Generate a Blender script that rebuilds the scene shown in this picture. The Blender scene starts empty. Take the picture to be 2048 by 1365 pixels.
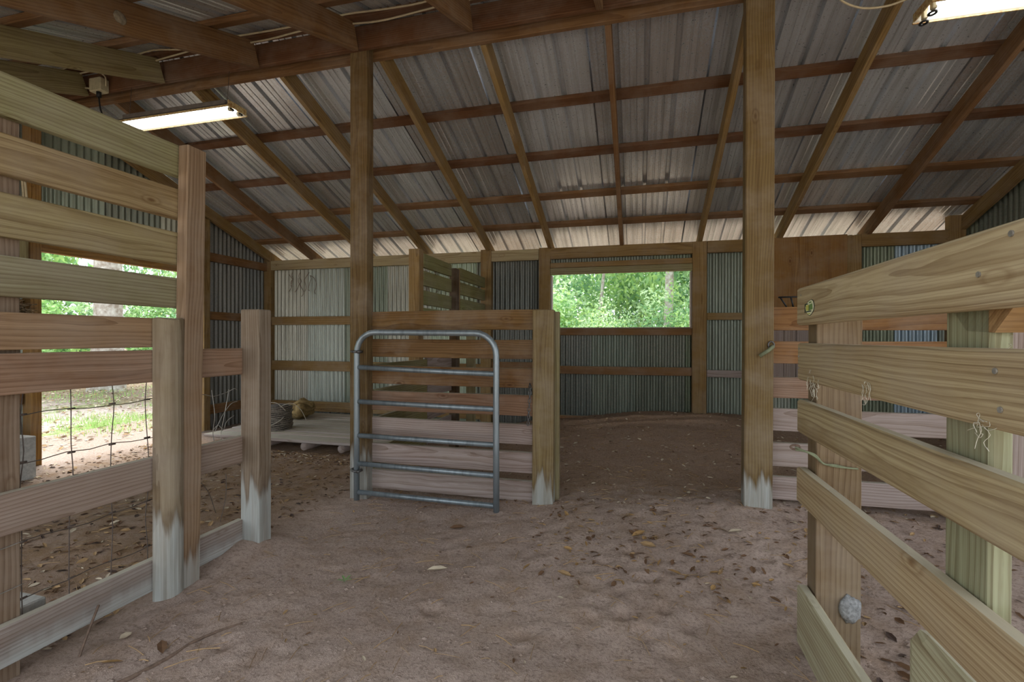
import bpy, bmesh, math, random
import numpy as np
from mathutils import Vector, Matrix
random.seed(7); rng = np.random.default_rng(7)
S = bpy.context.scene
COL = S.collection

# ------------------------------------------------------------------ camera, sky, sun, exposure
cam_data = bpy.data.cameras.new('camera'); cam_data.lens = 965/2048*36; cam_data.sensor_width = 36
cam_data.clip_start = .02; cam_data.clip_end = 300
cam = bpy.data.objects.new('camera', cam_data); COL.objects.link(cam)
yaw, pitch, roll = math.radians(14.74), math.radians(-.25), math.radians(.138)
fw = Vector((-math.sin(yaw)*math.cos(pitch), math.cos(yaw)*math.cos(pitch), math.sin(pitch)))
r0 = Vector((math.cos(yaw), math.sin(yaw), 0)); u0 = r0.cross(fw)
rr = r0*math.cos(roll)+u0*math.sin(roll); uu = -r0*math.sin(roll)+u0*math.cos(roll)
cam.matrix_world = Matrix(((rr.x, uu.x, -fw.x, 0), (rr.y, uu.y, -fw.y, 0), (rr.z, uu.z, -fw.z, 1.2), (0, 0, 0, 1)))
S.camera = cam

world = bpy.data.worlds.new('overcast_sky'); S.world = world; world.use_nodes = True
bg = world.node_tree.nodes['Background']
bg.inputs['Color'].default_value = (.87, .95, 1.05, 1); bg.inputs['Strength'].default_value = .80
sun_data = bpy.data.lights.new('hazy_sun', 'SUN'); sun_data.energy = 3.2; sun_data.angle = math.radians(25); sun_data.color = (1, .98, .94)
sun = bpy.data.objects.new('hazy_sun', sun_data); COL.objects.link(sun)
sun.rotation_euler = (math.radians(-14), math.radians(-16), 0)
S.view_settings.view_transform = 'Standard'; S.view_settings.look = 'None'
S.view_settings.gamma = 1; S.view_settings.use_curve_mapping = False
S.view_settings.exposure = 1.45

# ------------------------------------------------------------------ helpers
def lin(c):
    return tuple(((v/12.92) if v <= .04045 else ((v+.055)/1.055)**2.4) for v in c)
def hexc(r, g, b): return (*lin((r/255, g/255, b/255)), 1)

def add(name, data, parent=None, M=None):
    o = bpy.data.objects.new(name, data); COL.objects.link(o)
    M = M or Matrix.Identity(4)
    if parent:
        o.parent = parent
        off = parent.location
        p = parent.parent
        while p: off = off + p.location; p = p.parent
        M = Matrix.Translation(-off) @ M
    o.matrix_basis = M
    return o
def empty(name, loc=(0, 0, 0), label=None, cat=None, group=None, kind=None):
    o = bpy.data.objects.new(name, None); COL.objects.link(o); o.location = loc; o.empty_display_size = .1
    return tag(o, label, cat, group, kind)
def tag(o, label=None, cat=None, group=None, kind=None):
    if label: o['label'] = label
    if cat: o['category'] = cat
    if group: o['group'] = group
    if kind: o['kind'] = kind
    return o
def mesh_from(verts, faces, mats=(), smooth=False, midx=None, name='mesh'):
    me = bpy.data.meshes.new(name); me.from_pydata([tuple(map(float, v)) for v in verts], [], faces)
    for m in mats: me.materials.append(m)
    if smooth: me.shade_smooth()
    if midx is not None: me.polygons.foreach_set('material_index', midx)
    me.update(); return me
def box_mesh(l, w, t, bev=.003, warp=0., segs=1, mat=None):
    """box from x=0..l, centred in y and z, edges eased; lightly warped if asked"""
    bm = bmesh.new()
    bmesh.ops.create_cube(bm, size=1)
    for v in bm.verts: v.co = Vector(((v.co.x+.5)*l, v.co.y*w, v.co.z*t))
    if segs > 1:
        for i in range(1, segs):
            bmesh.ops.bisect_plane(bm, geom=bm.verts[:]+bm.edges[:]+bm.faces[:], plane_co=(l*i/segs, 0, 0), plane_no=(1, 0, 0))
    if bev:
        es = [e for e in bm.edges if len(e.link_faces) == 2 and e.calc_face_angle() > .5]
        bmesh.ops.bevel(bm, geom=es, offset=min(bev, w*.3, t*.3), segments=1, affect='EDGES')
    if warp:
        a, b, c = (random.uniform(-1, 1) for _ in range(3))
        for v in bm.verts:
            s = v.co.x/max(l, .01)
            v.co.z += warp*math.sin(s*math.pi)*a + warp*.4*math.sin(s*9+b*3); v.co.y += warp*.7*math.sin(s*math.pi*1.5+c*2)*b
    me = bpy.data.meshes.new('board'); bm.to_mesh(me); bm.free()
    if mat: me.materials.append(mat)
    return me
def frame(p0, p1, wdir):
    x = (Vector(p1)-Vector(p0)); L = x.length; x.normalize()
    y = Vector(wdir); y = (y-x*y.dot(x)).normalized(); z = x.cross(y)
    M = Matrix(((x.x, y.x, z.x, p0[0]), (x.y, y.y, z.y, p0[1]), (x.z, y.z, z.z, p0[2]), (0, 0, 0, 1)))
    return M, L
def jit(c, a=.06, sat=.92):
    l = .3*c[0]+.6*c[1]+.1*c[2]; c = tuple(l+(v-l)*sat for v in c)
    k = 1+random.uniform(-a, a); return (c[0]*k*(1+random.uniform(-a, a)*.3), c[1]*k, c[2]*k*(1+random.uniform(-a, a)*.3))
def bar(name, parent, p0, p1, w, t, wdir, mat, col=None, lime=0., bev=.003, warp=0., segs=1):
    M, L = frame(p0, p1, wdir)
    o = add(name, box_mesh(L, w, t, bev, warp, segs, mat), parent, M)
    if col: o.color = (*jit(col), lime)
    return o
def bx(name, parent, x0, x1, y0, y1, z0, z1, mat, col=None, lime=0., bev=.003, warp=0., segs=1):
    d = [x1-x0, y1-y0, z1-z0]; c = [(x0+x1)/2, (y0+y1)/2, (z0+z1)/2]; k = d.index(max(d))
    p0, p1 = list(c), list(c); p0[k] = (x0, y0, z0)[k]; p1[k] = (x1, y1, z1)[k]
    wd = [(0, 0, 1), (0, 0, 1), (1, 0, 0)][k]
    if k == 0: w, t = d[2], d[1]
    elif k == 1: w, t = d[2], d[0]
    else: w, t = d[0], d[1]
    return bar(name, parent, p0, p1, w, t, wd, mat, col, lime, bev, warp, segs)
def tube_geo(pts, r, n=8, closed=False, r1=None):
    pts = [Vector(p) for p in pts]; N = len(pts); V = []; Fc = []
    prev = None
    for i, p in enumerate(pts):
        if closed: t = pts[(i+1) % N]-pts[i-1]
        else: t = pts[min(i+1, N-1)]-pts[max(i-1, 0)]
        t.normalize()
        if prev is None:
            a = Vector((0, 0, 1)) if abs(t.z) < .9 else Vector((1, 0, 0))
            n1 = (a-t*a.dot(t)).normalized()
        else:
            n1 = (prev-t*prev.dot(t))
            n1 = n1.normalized() if n1.length > 1e-6 else Vector((1, 0, 0))
        prev = n1; n2 = t.cross(n1)
        rad = r if r1 is None else r+(r1-r)*i/max(N-1, 1)
        for k in range(n):
            a = 2*math.pi*k/n; V.append(p+(n1*math.cos(a)+n2*math.sin(a))*rad)
    rng_ = range(N if closed else N-1)
    for i in rng_:
        for k in range(n):
            j = (i+1) % N; Fc.append((i*n+k, i*n+(k+1) % n, j*n+(k+1) % n, j*n+k))
    if not closed:
        Fc.append(tuple(reversed(range(n)))); Fc.append(tuple(range((N-1)*n, N*n)))
    return V, Fc
def tube(name, parent, pts, r, mat, n=8, closed=False, r1=None, smooth=True):
    V, Fc = tube_geo(pts, r, n, closed, r1)
    return add(name, mesh_from(V, Fc, [mat], smooth), parent)
def merge_geo(parts):
    V, Fc = [], []
    for v, f in parts:
        b = len(V); V += list(v); Fc += [tuple(i+b for i in q) for q in f]
    return V, Fc
def spline(pts, n=8):
    pts = [Vector(p) for p in pts]; out = []
    for i in range(len(pts)-1):
        p0 = pts[max(i-1, 0)]; p1 = pts[i]; p2 = pts[i+1]; p3 = pts[min(i+2, len(pts)-1)]
        for k in range(n):
            t = k/n
            out.append(.5*((2*p1)+(p2-p0)*t+(2*p0-5*p1+4*p2-p3)*t*t+(3*p1-p0-3*p2+p3)*t**3))
    out.append(pts[-1]); return out
def ss(x, a, b):
    t = np.clip((x-a)/(b-a), 0, 1); return t*t*(3-2*t)
def vnoise(x, y, seed=0):
    r = np.random.default_rng(seed).random((64, 64))
    xi = np.floor(x).astype(int); yi = np.floor(y).astype(int); fx = x-xi; fy = y-yi
    fx = fx*fx*(3-2*fx); fy = fy*fy*(3-2*fy)
    g = lambda a, b: r[a % 64, b % 64]
    return (g(xi, yi)*(1-fx)+g(xi+1, yi)*fx)*(1-fy)+(g(xi, yi+1)*(1-fx)+g(xi+1, yi+1)*fx)*fy
def ground_base(x, y):
    x = np.asarray(x, float); y = np.asarray(y, float)
    z = .13*ss(x, -2.1, .5)*ss(y, 1.8, 3.3)+.12*ss(x, -2.2, -1.2)*ss(y, 3.9, 5.9)+.03*ss(-x, 4., 5.3)*ss(-y, -4., -2.8)
    return z
def gz(x, y): return float(ground_base(x, y))

# ------------------------------------------------------------------ materials
def newmat(name):
    m = bpy.data.materials.new(name); m.use_nodes = True
    nt = m.node_tree; nt.nodes.clear()
    out = nt.nodes.new('ShaderNodeOutputMaterial'); b = nt.nodes.new('ShaderNodeBsdfPrincipled')
    nt.links.new(b.outputs[0], out.inputs[0]); return m, nt, b
class G:
    """small node-graph writer"""
    def __init__(s, nt): s.nt = nt
    def n(s, typ, ins=None, **kw):
        nd = s.nt.nodes.new(typ)
        for k, v in kw.items(): setattr(nd, k, v)
        for k, v in (ins or {}).items():
            i = nd.inputs[k]
            if isinstance(v, bpy.types.NodeSocket): s.nt.links.new(v, i)
            else: i.default_value = v
        return nd
    def math(s, op, a, b=0., c=0., clamp=False):
        nd = s.n('ShaderNodeMath', {0: a, 1: b, 2: c}, operation=op); nd.use_clamp = clamp; return nd.outputs[0]
    def noise(s, vec, scale, detail=3., rough=.55, dist=0.):
        return s.n('ShaderNodeTexNoise', {'Vector': vec, 'Scale': scale, 'Detail': detail, 'Roughness': rough, 'Distortion': dist}).outputs['Fac']
    def scale(s, vec, v): return s.n('ShaderNodeVectorMath', {0: vec, 1: v}, operation='MULTIPLY').outputs[0]
    def addv(s, a, b): return s.n('ShaderNodeVectorMath', {0: a, 1: b}, operation='ADD').outputs[0]
    def mix(s, f, a, b, blend='MIX'):
        nd = s.n('ShaderNodeMix', data_type='RGBA', blend_type=blend)
        for k, v in ((0, f), (6, a), (7, b)):
            if isinstance(v, bpy.types.NodeSocket): s.nt.links.new(v, nd.inputs[k])
            else: nd.inputs[k].default_value = v
        return nd.outputs[2]
    def ramp(s, f, lo, hi, a=0., b=1.):
        return s.n('ShaderNodeMapRange', {0: f, 1: lo, 2: hi, 3: a, 4: b}).outputs[0]
    def bump(s, h, strength, dist): return s.n('ShaderNodeBump', {'Height': h, 'Strength': strength, 'Distance': dist}).outputs[0]

def wood_material(name='sawn_pine'):
    m, nt, b = newmat(name); g = G(nt)
    tc = g.n('ShaderNodeTexCoord'); oi = g.n('ShaderNodeObjectInfo'); geo = g.n('ShaderNodeNewGeometry')
    rnd = g.math('MULTIPLY', oi.outputs['Random'], 37.)
    off = g.n('ShaderNodeCombineXYZ', {0: rnd, 1: g.math('MULTIPLY', g.math('SINE', rnd), .08), 2: g.math('MULTIPLY', g.math('COSINE', g.math('MULTIPLY', rnd, 1.7)), .05)}).outputs[0]
    P = g.addv(tc.outputs['Object'], off)
    # growth rings cut lengthwise -> cathedral grain
    warpn = g.n('ShaderNodeTexNoise', {'Vector': g.scale(P, (1.3, 5., 5.)), 'Scale': 1., 'Detail': 2.}).outputs['Color']
    Pw = g.addv(g.scale(P, (.10, 1., 1.)), g.scale(warpn, (.05, .055, .055)))
    wv = g.n('ShaderNodeTexWave', {'Vector': Pw, 'Scale': 22., 'Distortion': 1.2, 'Detail': 2., 'Detail Scale': 1.5}, wave_type='RINGS', rings_direction='X', wave_profile='SAW').outputs['Fac']
    rings = g.ramp(wv, .45, 1., 0., 1.)
    fib = g.noise(g.scale(P, (3., 160., 160.)), 1., 3., .6)
    streak = g.noise(g.scale(P, (1.2, 22., 22.)), 1., 3.)
    blot = g.noise(g.scale(P, (2.2, 5., 5.)), 1., 4.)
    vn = g.n('ShaderNodeTexVoronoi', {'Vector': g.addv(g.scale(P, (2.6, 6., 6.)), g.scale(warpn, (.1, .1, .1))), 'Scale': 1., 'Randomness': 1.}); vor = vn.outputs['Distance']
    has = g.math('GREATER_THAN', g.n('ShaderNodeSeparateColor', {0: vn.outputs['Color']}).outputs[0], .45)
    knot = g.math('MULTIPLY', g.math('MAXIMUM', g.ramp(vor, .035, .07, 1., 0.), g.math('MULTIPLY', g.math('MULTIPLY', g.ramp(vor, .09, .11, 0., 1.), g.ramp(vor, .11, .15, 1., 0.)), .45)), has)
    base = oi.outputs['Color']
    c = g.mix(g.math('MULTIPLY', rings, .66), base, g.mix(1., base, (.52, .43, .34, 1), 'MULTIPLY'))
    c = g.mix(g.ramp(fib, .38, .72, 0., .42), c, g.mix(1., c, (.62, .56, .50, 1), 'MULTIPLY'))
    c = g.mix(g.ramp(streak, .48, .74, 0., .62), c, g.mix(1., c, (.60, .50, .42, 1), 'MULTIPLY'))
    line = g.n('ShaderNodeTexWave', {'Vector': g.addv(g.scale(P, (.12, 1., 1.)), g.scale(warpn, (.03, .03, .03))), 'Scale': 60., 'Distortion': 2.5, 'Detail': 3., 'Detail Scale': 2.}, wave_type='RINGS', rings_direction='X').outputs['Fac']
    c = g.mix(g.ramp(line, .55, .95, 0., .30), c, g.mix(1., c, (.55, .46, .40, 1), 'MULTIPLY'))
    dust_toplight = g.noise(g.scale(geo.outputs['Position'], (3., 3., 4.)), 1., 4., .65)
    c = g.mix(g.ramp(dust_toplight, .42, .70, 0., .45), c, g.mix(.5, c, hexc(168, 158, 146)))
    c = g.mix(g.ramp(blot, .5, .8, 0., .4), c, g.mix(1., c, (1.12, 1.14, 1.2, 1), 'MULTIPLY'))
    c = g.mix(g.math('MULTIPLY', knot, .75), c, g.mix(1., base, (.32, .20, .12, 1), 'MULTIPLY'))
    # dusty pale lime stain rising from the ground, height in the object's alpha
    sep = g.n('ShaderNodeSeparateXYZ', {0: geo.outputs['Position']})
    drip = g.noise(g.scale(geo.outputs['Position'], (30., 30., 2.2)), 1., 3.)
    drip2 = g.noise(g.scale(geo.outputs['Position'], (13., 13., 1.2)), 1., 2.)
    edge = g.math('ADD', g.math('MULTIPLY', drip, .40), g.math('MULTIPLY', drip2, .50))
    straight = g.math('GREATER_THAN', oi.outputs['Alpha'], 1.)
    amp = g.math('SUBTRACT', 1., g.math('MULTIPLY', straight, .88))
    h = g.math('SUBTRACT', g.math('ADD', g.math('SUBTRACT', oi.outputs['Alpha'], straight), g.math('MULTIPLY', g.math('SUBTRACT', edge, .45), amp)), sep.outputs[2])
    on = g.math('GREATER_THAN', oi.outputs['Alpha'], .01)
    damp = g.math('MULTIPLY', g.math('MULTIPLY', g.ramp(h, -.10, -.0, 0., 1.), g.ramp(h, .0, .03, 1., 0.)), on)
    c = g.mix(g.math('MULTIPLY', damp, .5), c, g.mix(1., c, (.45, .40, .38, 1), 'MULTIPLY'))
    lime = g.math('MULTIPLY', g.math('MULTIPLY', g.ramp(h, -.03, .05, 0., .85), g.ramp(g.math('ADD', streak, g.math('MULTIPLY', blot, .6)), .95, .65, .55, 1.)), on)
    limec = g.mix(g.ramp(fib, .3, .7), hexc(180, 184, 180), hexc(150, 154, 148))
    c = g.mix(lime, c, limec)
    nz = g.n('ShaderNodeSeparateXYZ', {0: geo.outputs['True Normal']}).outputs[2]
    c = g.mix(g.math('MULTIPLY', g.ramp(nz, .7, .95, 0., .62), g.ramp(dust_toplight, .2, .5, .6, 1.)), c, hexc(200, 194, 172))  # upward faces paler: dusty tops with skylight painted in
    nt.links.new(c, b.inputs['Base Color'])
    b.inputs['Roughness'].default_value = .82; b.inputs['Specular IOR Level'].default_value = .25
    hh = g.math('ADD', g.math('MULTIPLY', fib, .6), g.math('MULTIPLY', rings, -.5))
    nt.links.new(g.bump(hh, .35, .0025), b.inputs['Normal'])
    return m
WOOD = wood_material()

def metal_material(name, rust=True, metallic=.55, rough=.42):
    m, nt, b = newmat(name); g = G(nt)
    tc = g.n('ShaderNodeTexCoord'); oi = g.n('ShaderNodeObjectInfo')
    P = g.addv(tc.outputs['Object'], g.n('ShaderNodeCombineXYZ', {0: g.math('MULTIPLY', oi.outputs['Random'], 31.), 1: 0., 2: 0.}).outputs[0])
    big = g.noise(g.scale(P, (1.5, 1.5, .7)), 1., 4.)
    fine = g.noise(P, 55., 4., .7)
    strk = g.noise(g.scale(P, (30., 1.1, 1.1)), 1., 3.)
    base = oi.outputs['Color']
    c = g.mix(g.ramp(big, .35, .7, 0., .5), base, g.mix(1., base, (.70, .72, .72, 1), 'MULTIPLY'))
    c = g.mix(g.ramp(strk, .45, .70, 0., .7), c, g.mix(1., c, (.54, .54, .53, 1), 'MULTIPLY'))
    if rust:   # white-rust bloom and brown specks, amount in object's alpha
        sp = g.math('MULTIPLY', g.ramp(g.math('ADD', fine, g.math('MULTIPLY', big, .5)), .70, .84, 0., 1.), oi.outputs['Alpha'])
        c = g.mix(g.math('MULTIPLY', sp, .55), c, hexc(176, 160, 148))
        sp2 = g.math('MULTIPLY', g.ramp(g.noise(P, 90., 3., .7), .60, .70, 0., 1.), oi.outputs['Alpha'])
        c = g.mix(g.math('MULTIPLY', sp2, .2), c, hexc(96, 76, 62))
    nt.links.new(c, b.inputs['Base Color'])
    b.inputs['Metallic'].default_value = metallic
    nt.links.new(g.ramp(fine, .3, .7, rough-.06, rough+.14), b.inputs['Roughness'])
    nt.links.new(g.bump(fine, .05, .002), b.inputs['Normal'])
    return m
ROOFM = metal_material('galvanised_roofing', True, .6, .30); WALLM = metal_material('galvanised_siding', True, .6, .40)
PIPE = metal_material('galvanised_pipe', False, .6, .38)

def simple(name, col, rough=.7, metallic=0., var=.25, scale=30., bump=.2, col2=None):
    m, nt, b = newmat(name); g = G(nt); tc = g.n('ShaderNodeTexCoord')
    f = g.noise(tc.outputs['Object'], scale, 4., .6)
    c2 = col2 or (col[0]*(1-var*1.6), col[1]*(1-var*1.6), col[2]*(1-var*1.6), 1)
    nt.links.new(g.mix(g.ramp(f, .35, .68), col, c2), b.inputs['Base Color'])
    b.inputs['Roughness'].default_value = rough; b.inputs['Metallic'].default_value = metallic
    if bump: nt.links.new(g.bump(f, bump, .004), b.inputs['Normal'])
    return m
CONC = simple('concrete', hexc(186, 184, 176), .9, 0, .2, 45.)
WIRE = simple('rusty_wire', hexc(104, 92, 84), .6, .3, .3, 60., 0)
WIREP = simple('weathered_bright_wire', hexc(168, 164, 154), .5, .4, .25, 40., 0)
BARB = simple('barbed_wire_steel', hexc(150, 140, 126), .6, .2, .4, 70., 0)
BLACK = simple('black_steel', hexc(34, 34, 34), .5, .3, .2, 40., 0)
CORDK = simple('black_cord', hexc(26, 26, 27), .6, 0, .2, 40., 0)
CABLE = simple('cream_cable', hexc(196, 182, 150), .55, 0, .12, 30., 0)
TWINE = simple('pale_wire', hexc(186, 176, 156), .6, 0, .2, 30., 0)
IVORY = simple('ivory_plastic', hexc(186, 176, 146), .5, 0, .15, 40., 0)
SACKM = simple('burlap', hexc(176, 150, 100), .95, 0, .35, 22., .5)
MUD = simple('dry_mud', hexc(150, 138, 118), .95, 0, .3, 60., .7)
MUDG = simple('grey_mud', hexc(158, 158, 156), .95, 0, .35, 80., .9)
STRAW = simple('nest_straw', hexc(150, 130, 100), .95, 0, .5, 50., .5)
CHAINM = simple('chain_steel', hexc(112, 110, 108), .45, .6, .3, 60., 0)
WEB = simple('cobweb_silk', hexc(205, 200, 180), .9, 0, .1, 30., 0)
PAINTG = simple('lamp_enamel', hexc(226, 222, 206), .45, 0, .05, 12., 0)
SHELL = simple('dusty_grey_enamel', hexc(112, 104, 98), .6, 0, .2, 20., 0)
RUSTY = simple('rusted_enamel_lip', hexc(206, 190, 140), .6, 0, .4, 55., .2, hexc(150, 104, 52))
TWIG = simple('twig_bark', hexc(124, 102, 86), .9, 0, .3, 50., .3)
BLUEP = simple('blue_crayon', hexc(92, 150, 190), .8, 0, .1, 40., 0)
GREENK = simple('sage_rope', hexc(128, 134, 104), .8, 0, .2, 50., 0)
def emis(name, col, st):
    m, nt, b = newmat(name); b.inputs['Base Color'].default_value = col
    b.inputs['Emission Color'].default_value = col; b.inputs['Emission Strength'].default_value = st; return m
TUBEM = emis('fluorescent_tube', (.98, .98, 1, 1), 2.6)

def dirt_material():
    m, nt, b = newmat('sandy_dirt'); g = G(nt); geo = g.n('ShaderNodeNewGeometry'); P = geo.outputs['Position']
    a = g.noise(P, 1.1, 4.); c_ = g.noise(P, 6., 5., .65); f = g.noise(P, 70., 5., .75); f2 = g.noise(P, 260., 3., .7)
    c = g.mix(g.ramp(a, .35, .68), hexc(202, 180, 165), hexc(180, 159, 146))
    c = g.mix(g.ramp(c_, .45, .72, 0., .5), c, hexc(162, 132, 102))
    c = g.mix(g.ramp(f, .48, .70, 0., .65), c, hexc(112, 92, 76))
    st = g.noise(g.scale(P, (20., 55., 20.)), 1., 4., .7); c = g.mix(g.ramp(st, .55, .70, 0., .5), c, hexc(96, 76, 60))
    c = g.mix(g.ramp(f2, .62, .74, 0., .6), c, hexc(206, 188, 168))
    sep = g.n('ShaderNodeSeparateXYZ', {0: P})
    # straw and manure tinted ground of the two side stalls (left of the fence, rear bay)
    left = g.ramp(g.math('ADD', sep.outputs[0], g.math('MULTIPLY', g.math('SUBTRACT', c_, .5), .8)), -2.5, -2.05, 1., 0.)
    c = g.mix(g.math('MULTIPLY', left, g.ramp(c_, .3, .7, .35, .85)), c, hexc(140, 110, 76))
    out_ = g.ramp(g.math('ADD', sep.outputs[0], g.math('MULTIPLY', g.math('SUBTRACT', c_, .5), 1.2)), -5.4, -4.5, 1., 0.)
    c = g.mix(out_, c, g.mix(g.ramp(f, .4, .65), hexc(190, 174, 164), hexc(146, 128, 116)))
    stall = g.ramp(g.math('ADD', sep.outputs[1], g.math('MULTIPLY', g.math('SUBTRACT', c_, .5), 1.)), 3.25, 3.7, 0., .55)
    c = g.mix(g.math('MULTIPLY', stall, g.ramp(sep.outputs[0], -2.3, -1.9, .3, 1.)), c, g.mix(g.ramp(f, .4, .65), hexc(160, 128, 94), hexc(118, 92, 66)))
    nt.links.new(c, b.inputs['Base Color']); b.inputs['Roughness'].default_value = .97; b.inputs['Specular IOR Level'].default_value = .15
    hh = g.math('ADD', g.math('MULTIPLY', f, .7), g.math('MULTIPLY', f2, .3))
    nt.links.new(g.bump(hh, .9, .016), b.inputs['Normal']); return m
DIRT = dirt_material()
def outside_material():
    m, nt, b = newmat('leaf_strewn_ground'); g = G(nt); geo = g.n('ShaderNodeNewGeometry'); P = geo.outputs['Position']
    a = g.noise(P, .9, 5., .6); f = g.noise(P, 22., 5., .75)
    c = g.mix(g.ramp(f, .4, .65), hexc(208, 192, 182), hexc(150, 130, 118))
    c = g.mix(g.ramp(a, .52, .62, 0., .8), c, g.mix(g.ramp(f, .4, .65), hexc(150, 176, 92), hexc(110, 140, 64)))
    py = g.n('ShaderNodeSeparateXYZ', {0: P}).outputs[1]
    c = g.mix(g.ramp(g.math('ADD', py, g.math('MULTIPLY', a, 2.)), 6.6, 8.4, 0., .9), c, g.mix(g.ramp(f, .4, .65), hexc(138, 116, 92), hexc(92, 76, 58)))   # brown forest floor behind the barn
    nt.links.new(c, b.inputs['Base Color']); b.inputs['Roughness'].default_value = .95
    nt.links.new(g.bump(f, .8, .03), b.inputs['Normal']); return m
OUTM = outside_material()
def leaf_mat(name, col, trans=.55):
    m, nt, b = newmat(name); g = G(nt)
    geo = g.n('ShaderNodeNewGeometry')
    f = g.noise(geo.outputs['Position'], 3., 3.)
    c = g.mix(g.ramp(f, .35, .65), col, (col[0]*.72, col[1]*.8, col[2]*.7, 1))
    nt.links.new(c, b.inputs['Base Color']); b.inputs['Roughness'].default_value = .5
    t = g.n('ShaderNodeBsdfTranslucent', {'Color': c})
    mx = g.n('ShaderNodeMixShader', {0: trans}); nt.links.new(b.outputs[0], mx.inputs[1]); nt.links.new(t.outputs[0], mx.inputs[2])
    nt.links.new(mx.outputs[0], nt.nodes['Material Output'].inputs[0]); return m
LEAFS = [leaf_mat('leaf_bright', hexc(182, 212, 134)), leaf_mat('leaf_mid', hexc(164, 202, 138)), leaf_mat('leaf_deep', hexc(134, 174, 130)), leaf_mat('leaf_pale', hexc(196, 220, 176))]
LITM = [simple('litter_tan', hexc(172, 140, 98), .9, 0, .2, 40., 0), simple('litter_brown', hexc(112, 82, 56), .9, 0, .2, 40., 0),
        simple('litter_ochre', hexc(170, 134, 84), .9, 0, .2, 40., 0), simple('litter_pale', hexc(206, 190, 164), .9, 0, .15, 40., 0), simple('litter_dark', hexc(72, 54, 44), .9, 0, .2, 40., 0)]
BARK = simple('lichen_bark', hexc(150, 136, 122), .95, 0, .35, 9., .9, hexc(206, 202, 192))

# wood tints (sun-bleached, oiled, dusty wood, with mixed-light colour casts painted in)
TAN = hexc(148, 120, 70)[:3]; BROWN = hexc(138, 100, 56)[:3]; REDB = hexc(112, 76, 46)[:3]; OLIVE = hexc(150, 140, 98)[:3]
GREY = hexc(156, 138, 124)[:3]; LILAC = hexc(166, 150, 142)[:3]; PALE = hexc(176, 160, 120)[:3]; MINT = hexc(152, 154, 118)[:3]; POST = hexc(112, 90, 52)[:3]
WEATH = hexc(176, 166, 158)[:3]

# ------------------------------------------------------------------ ground
def grid_ground():
    xs = np.concatenate([np.linspace(-7, -2.6, 110), np.linspace(-2.57, 1.6, 190), np.linspace(1.63, 4.3, 70)])
    ys = np.concatenate([np.linspace(-1.2, .6, 40), np.linspace(.62, 3.6, 150), np.linspace(3.63, 6.5, 95)])
    X, Y = np.meshgrid(xs, ys)
    Z = ground_base(X, Y)
    inside = ss(X, -5.6, -5.1)*.8+.2
    Z += (.045*(vnoise(X*1.3+9, Y*1.3+3, 1)-.5)+.016*(vnoise(X*4.3, Y*4.3, 2)-.5)+.009*(vnoise(X*13, Y*13, 3)-.5)+.009*(vnoise(X*31, Y*31, 4)-.5))*inside
    # mounds drifted against posts and walls
    for mx, my, h, s in ((-2.1, 2.25, .07, .16), (.7, 3.3, .05, .3), (-2.12, 1.95, .03, .3), (.95, 5.95, .07, .5), (-.2, 6.0, .05, .8), (1.4, 3.35, .03, .4)):
        Z += h*np.exp(-((X-mx)**2+(Y-my)**2)/(2*s*s))
    # hoof prints
    r = np.random.default_rng(5)
    for i in range(110):
        if i < 60: px, py = r.normal(.15, .55), r.normal(2.5, .45)
        else: px, py = r.uniform(-1.9, 2.6), r.uniform(1.2, 5.8)
        if abs(px-.62) < .1 and py < 2.3: continue
        a = r.uniform(0, 3.14); s1, s2 = r.uniform(.028, .045), r.uniform(.02, .03); d = r.uniform(.006, .018)
        dx, dy = X-px, Y-py; m = (np.abs(dx) < .3) & (np.abs(dy) < .3)
        u = dx[m]*math.cos(a)+dy[m]*math.sin(a); v = -dx[m]*math.sin(a)+dy[m]*math.cos(a)
        q = (u/s1)**2+(v/s2)**2
        Z[m] += -d*np.exp(-q*.5)+d*.45*np.exp(-(np.sqrt(q)-2.)**2*1.3)
    ny, nx = X.shape
    V = np.stack([X, Y, Z], -1).reshape(-1, 3)
    idx = np.arange(nx*ny).reshape(ny, nx)
    Fq = np.stack([idx[:-1, :-1], idx[:-1, 1:], idx[1:, 1:], idx[1:, :-1]], -1).reshape(-1, 4)
    me = mesh_from(V, Fq.tolist(), [DIRT], True); o = add('floor', me); tag(o, kind='structure')
    return xs, ys, Z
GX, GY, GZ = grid_ground()
def hz(x, y):
    i = int(np.clip(np.searchsorted(GX, x), 0, len(GX)-1)); j = int(np.clip(np.searchsorted(GY, y), 0, len(GY)-1)); return float(GZ[j, i])
# outdoor ground: a broad sheet with a hole where the barn stands
def outdoor():
    xs = np.concatenate([np.linspace(-60, -16, 12), np.linspace(-15.5, -7, 40), [-5.8, 3.9], np.linspace(5, 60, 14)])
    ys = np.concatenate([np.linspace(-40, -3, 12), [-1.1], np.linspace(.5, 6.2, 12), np.linspace(7, 20, 16), np.linspace(24, 70, 8)])
    X, Y = np.meshgrid(xs, ys)
    Z = -.03+.12*(vnoise(X*.5+20, Y*.5+20, 8)-.5)*((X < -7.5) | (Y > 7))
    ny, nx = X.shape; V = np.stack([X, Y, Z], -1).reshape(-1, 3); Fq = []
    for j in range(ny-1):
        for i in range(nx-1):
            cx, cy = (xs[i]+xs[i+1])/2, (ys[j]+ys[j+1])/2
            if -5.8 < cx < 3.9 and -1.1 < cy < 6.2: continue
            a = j*nx+i; Fq.append((a, a+1, a+nx+1, a+nx))
    o = add('ground', mesh_from(V, Fq, [OUTM], True)); tag(o, kind='structure')
outdoor()

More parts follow.
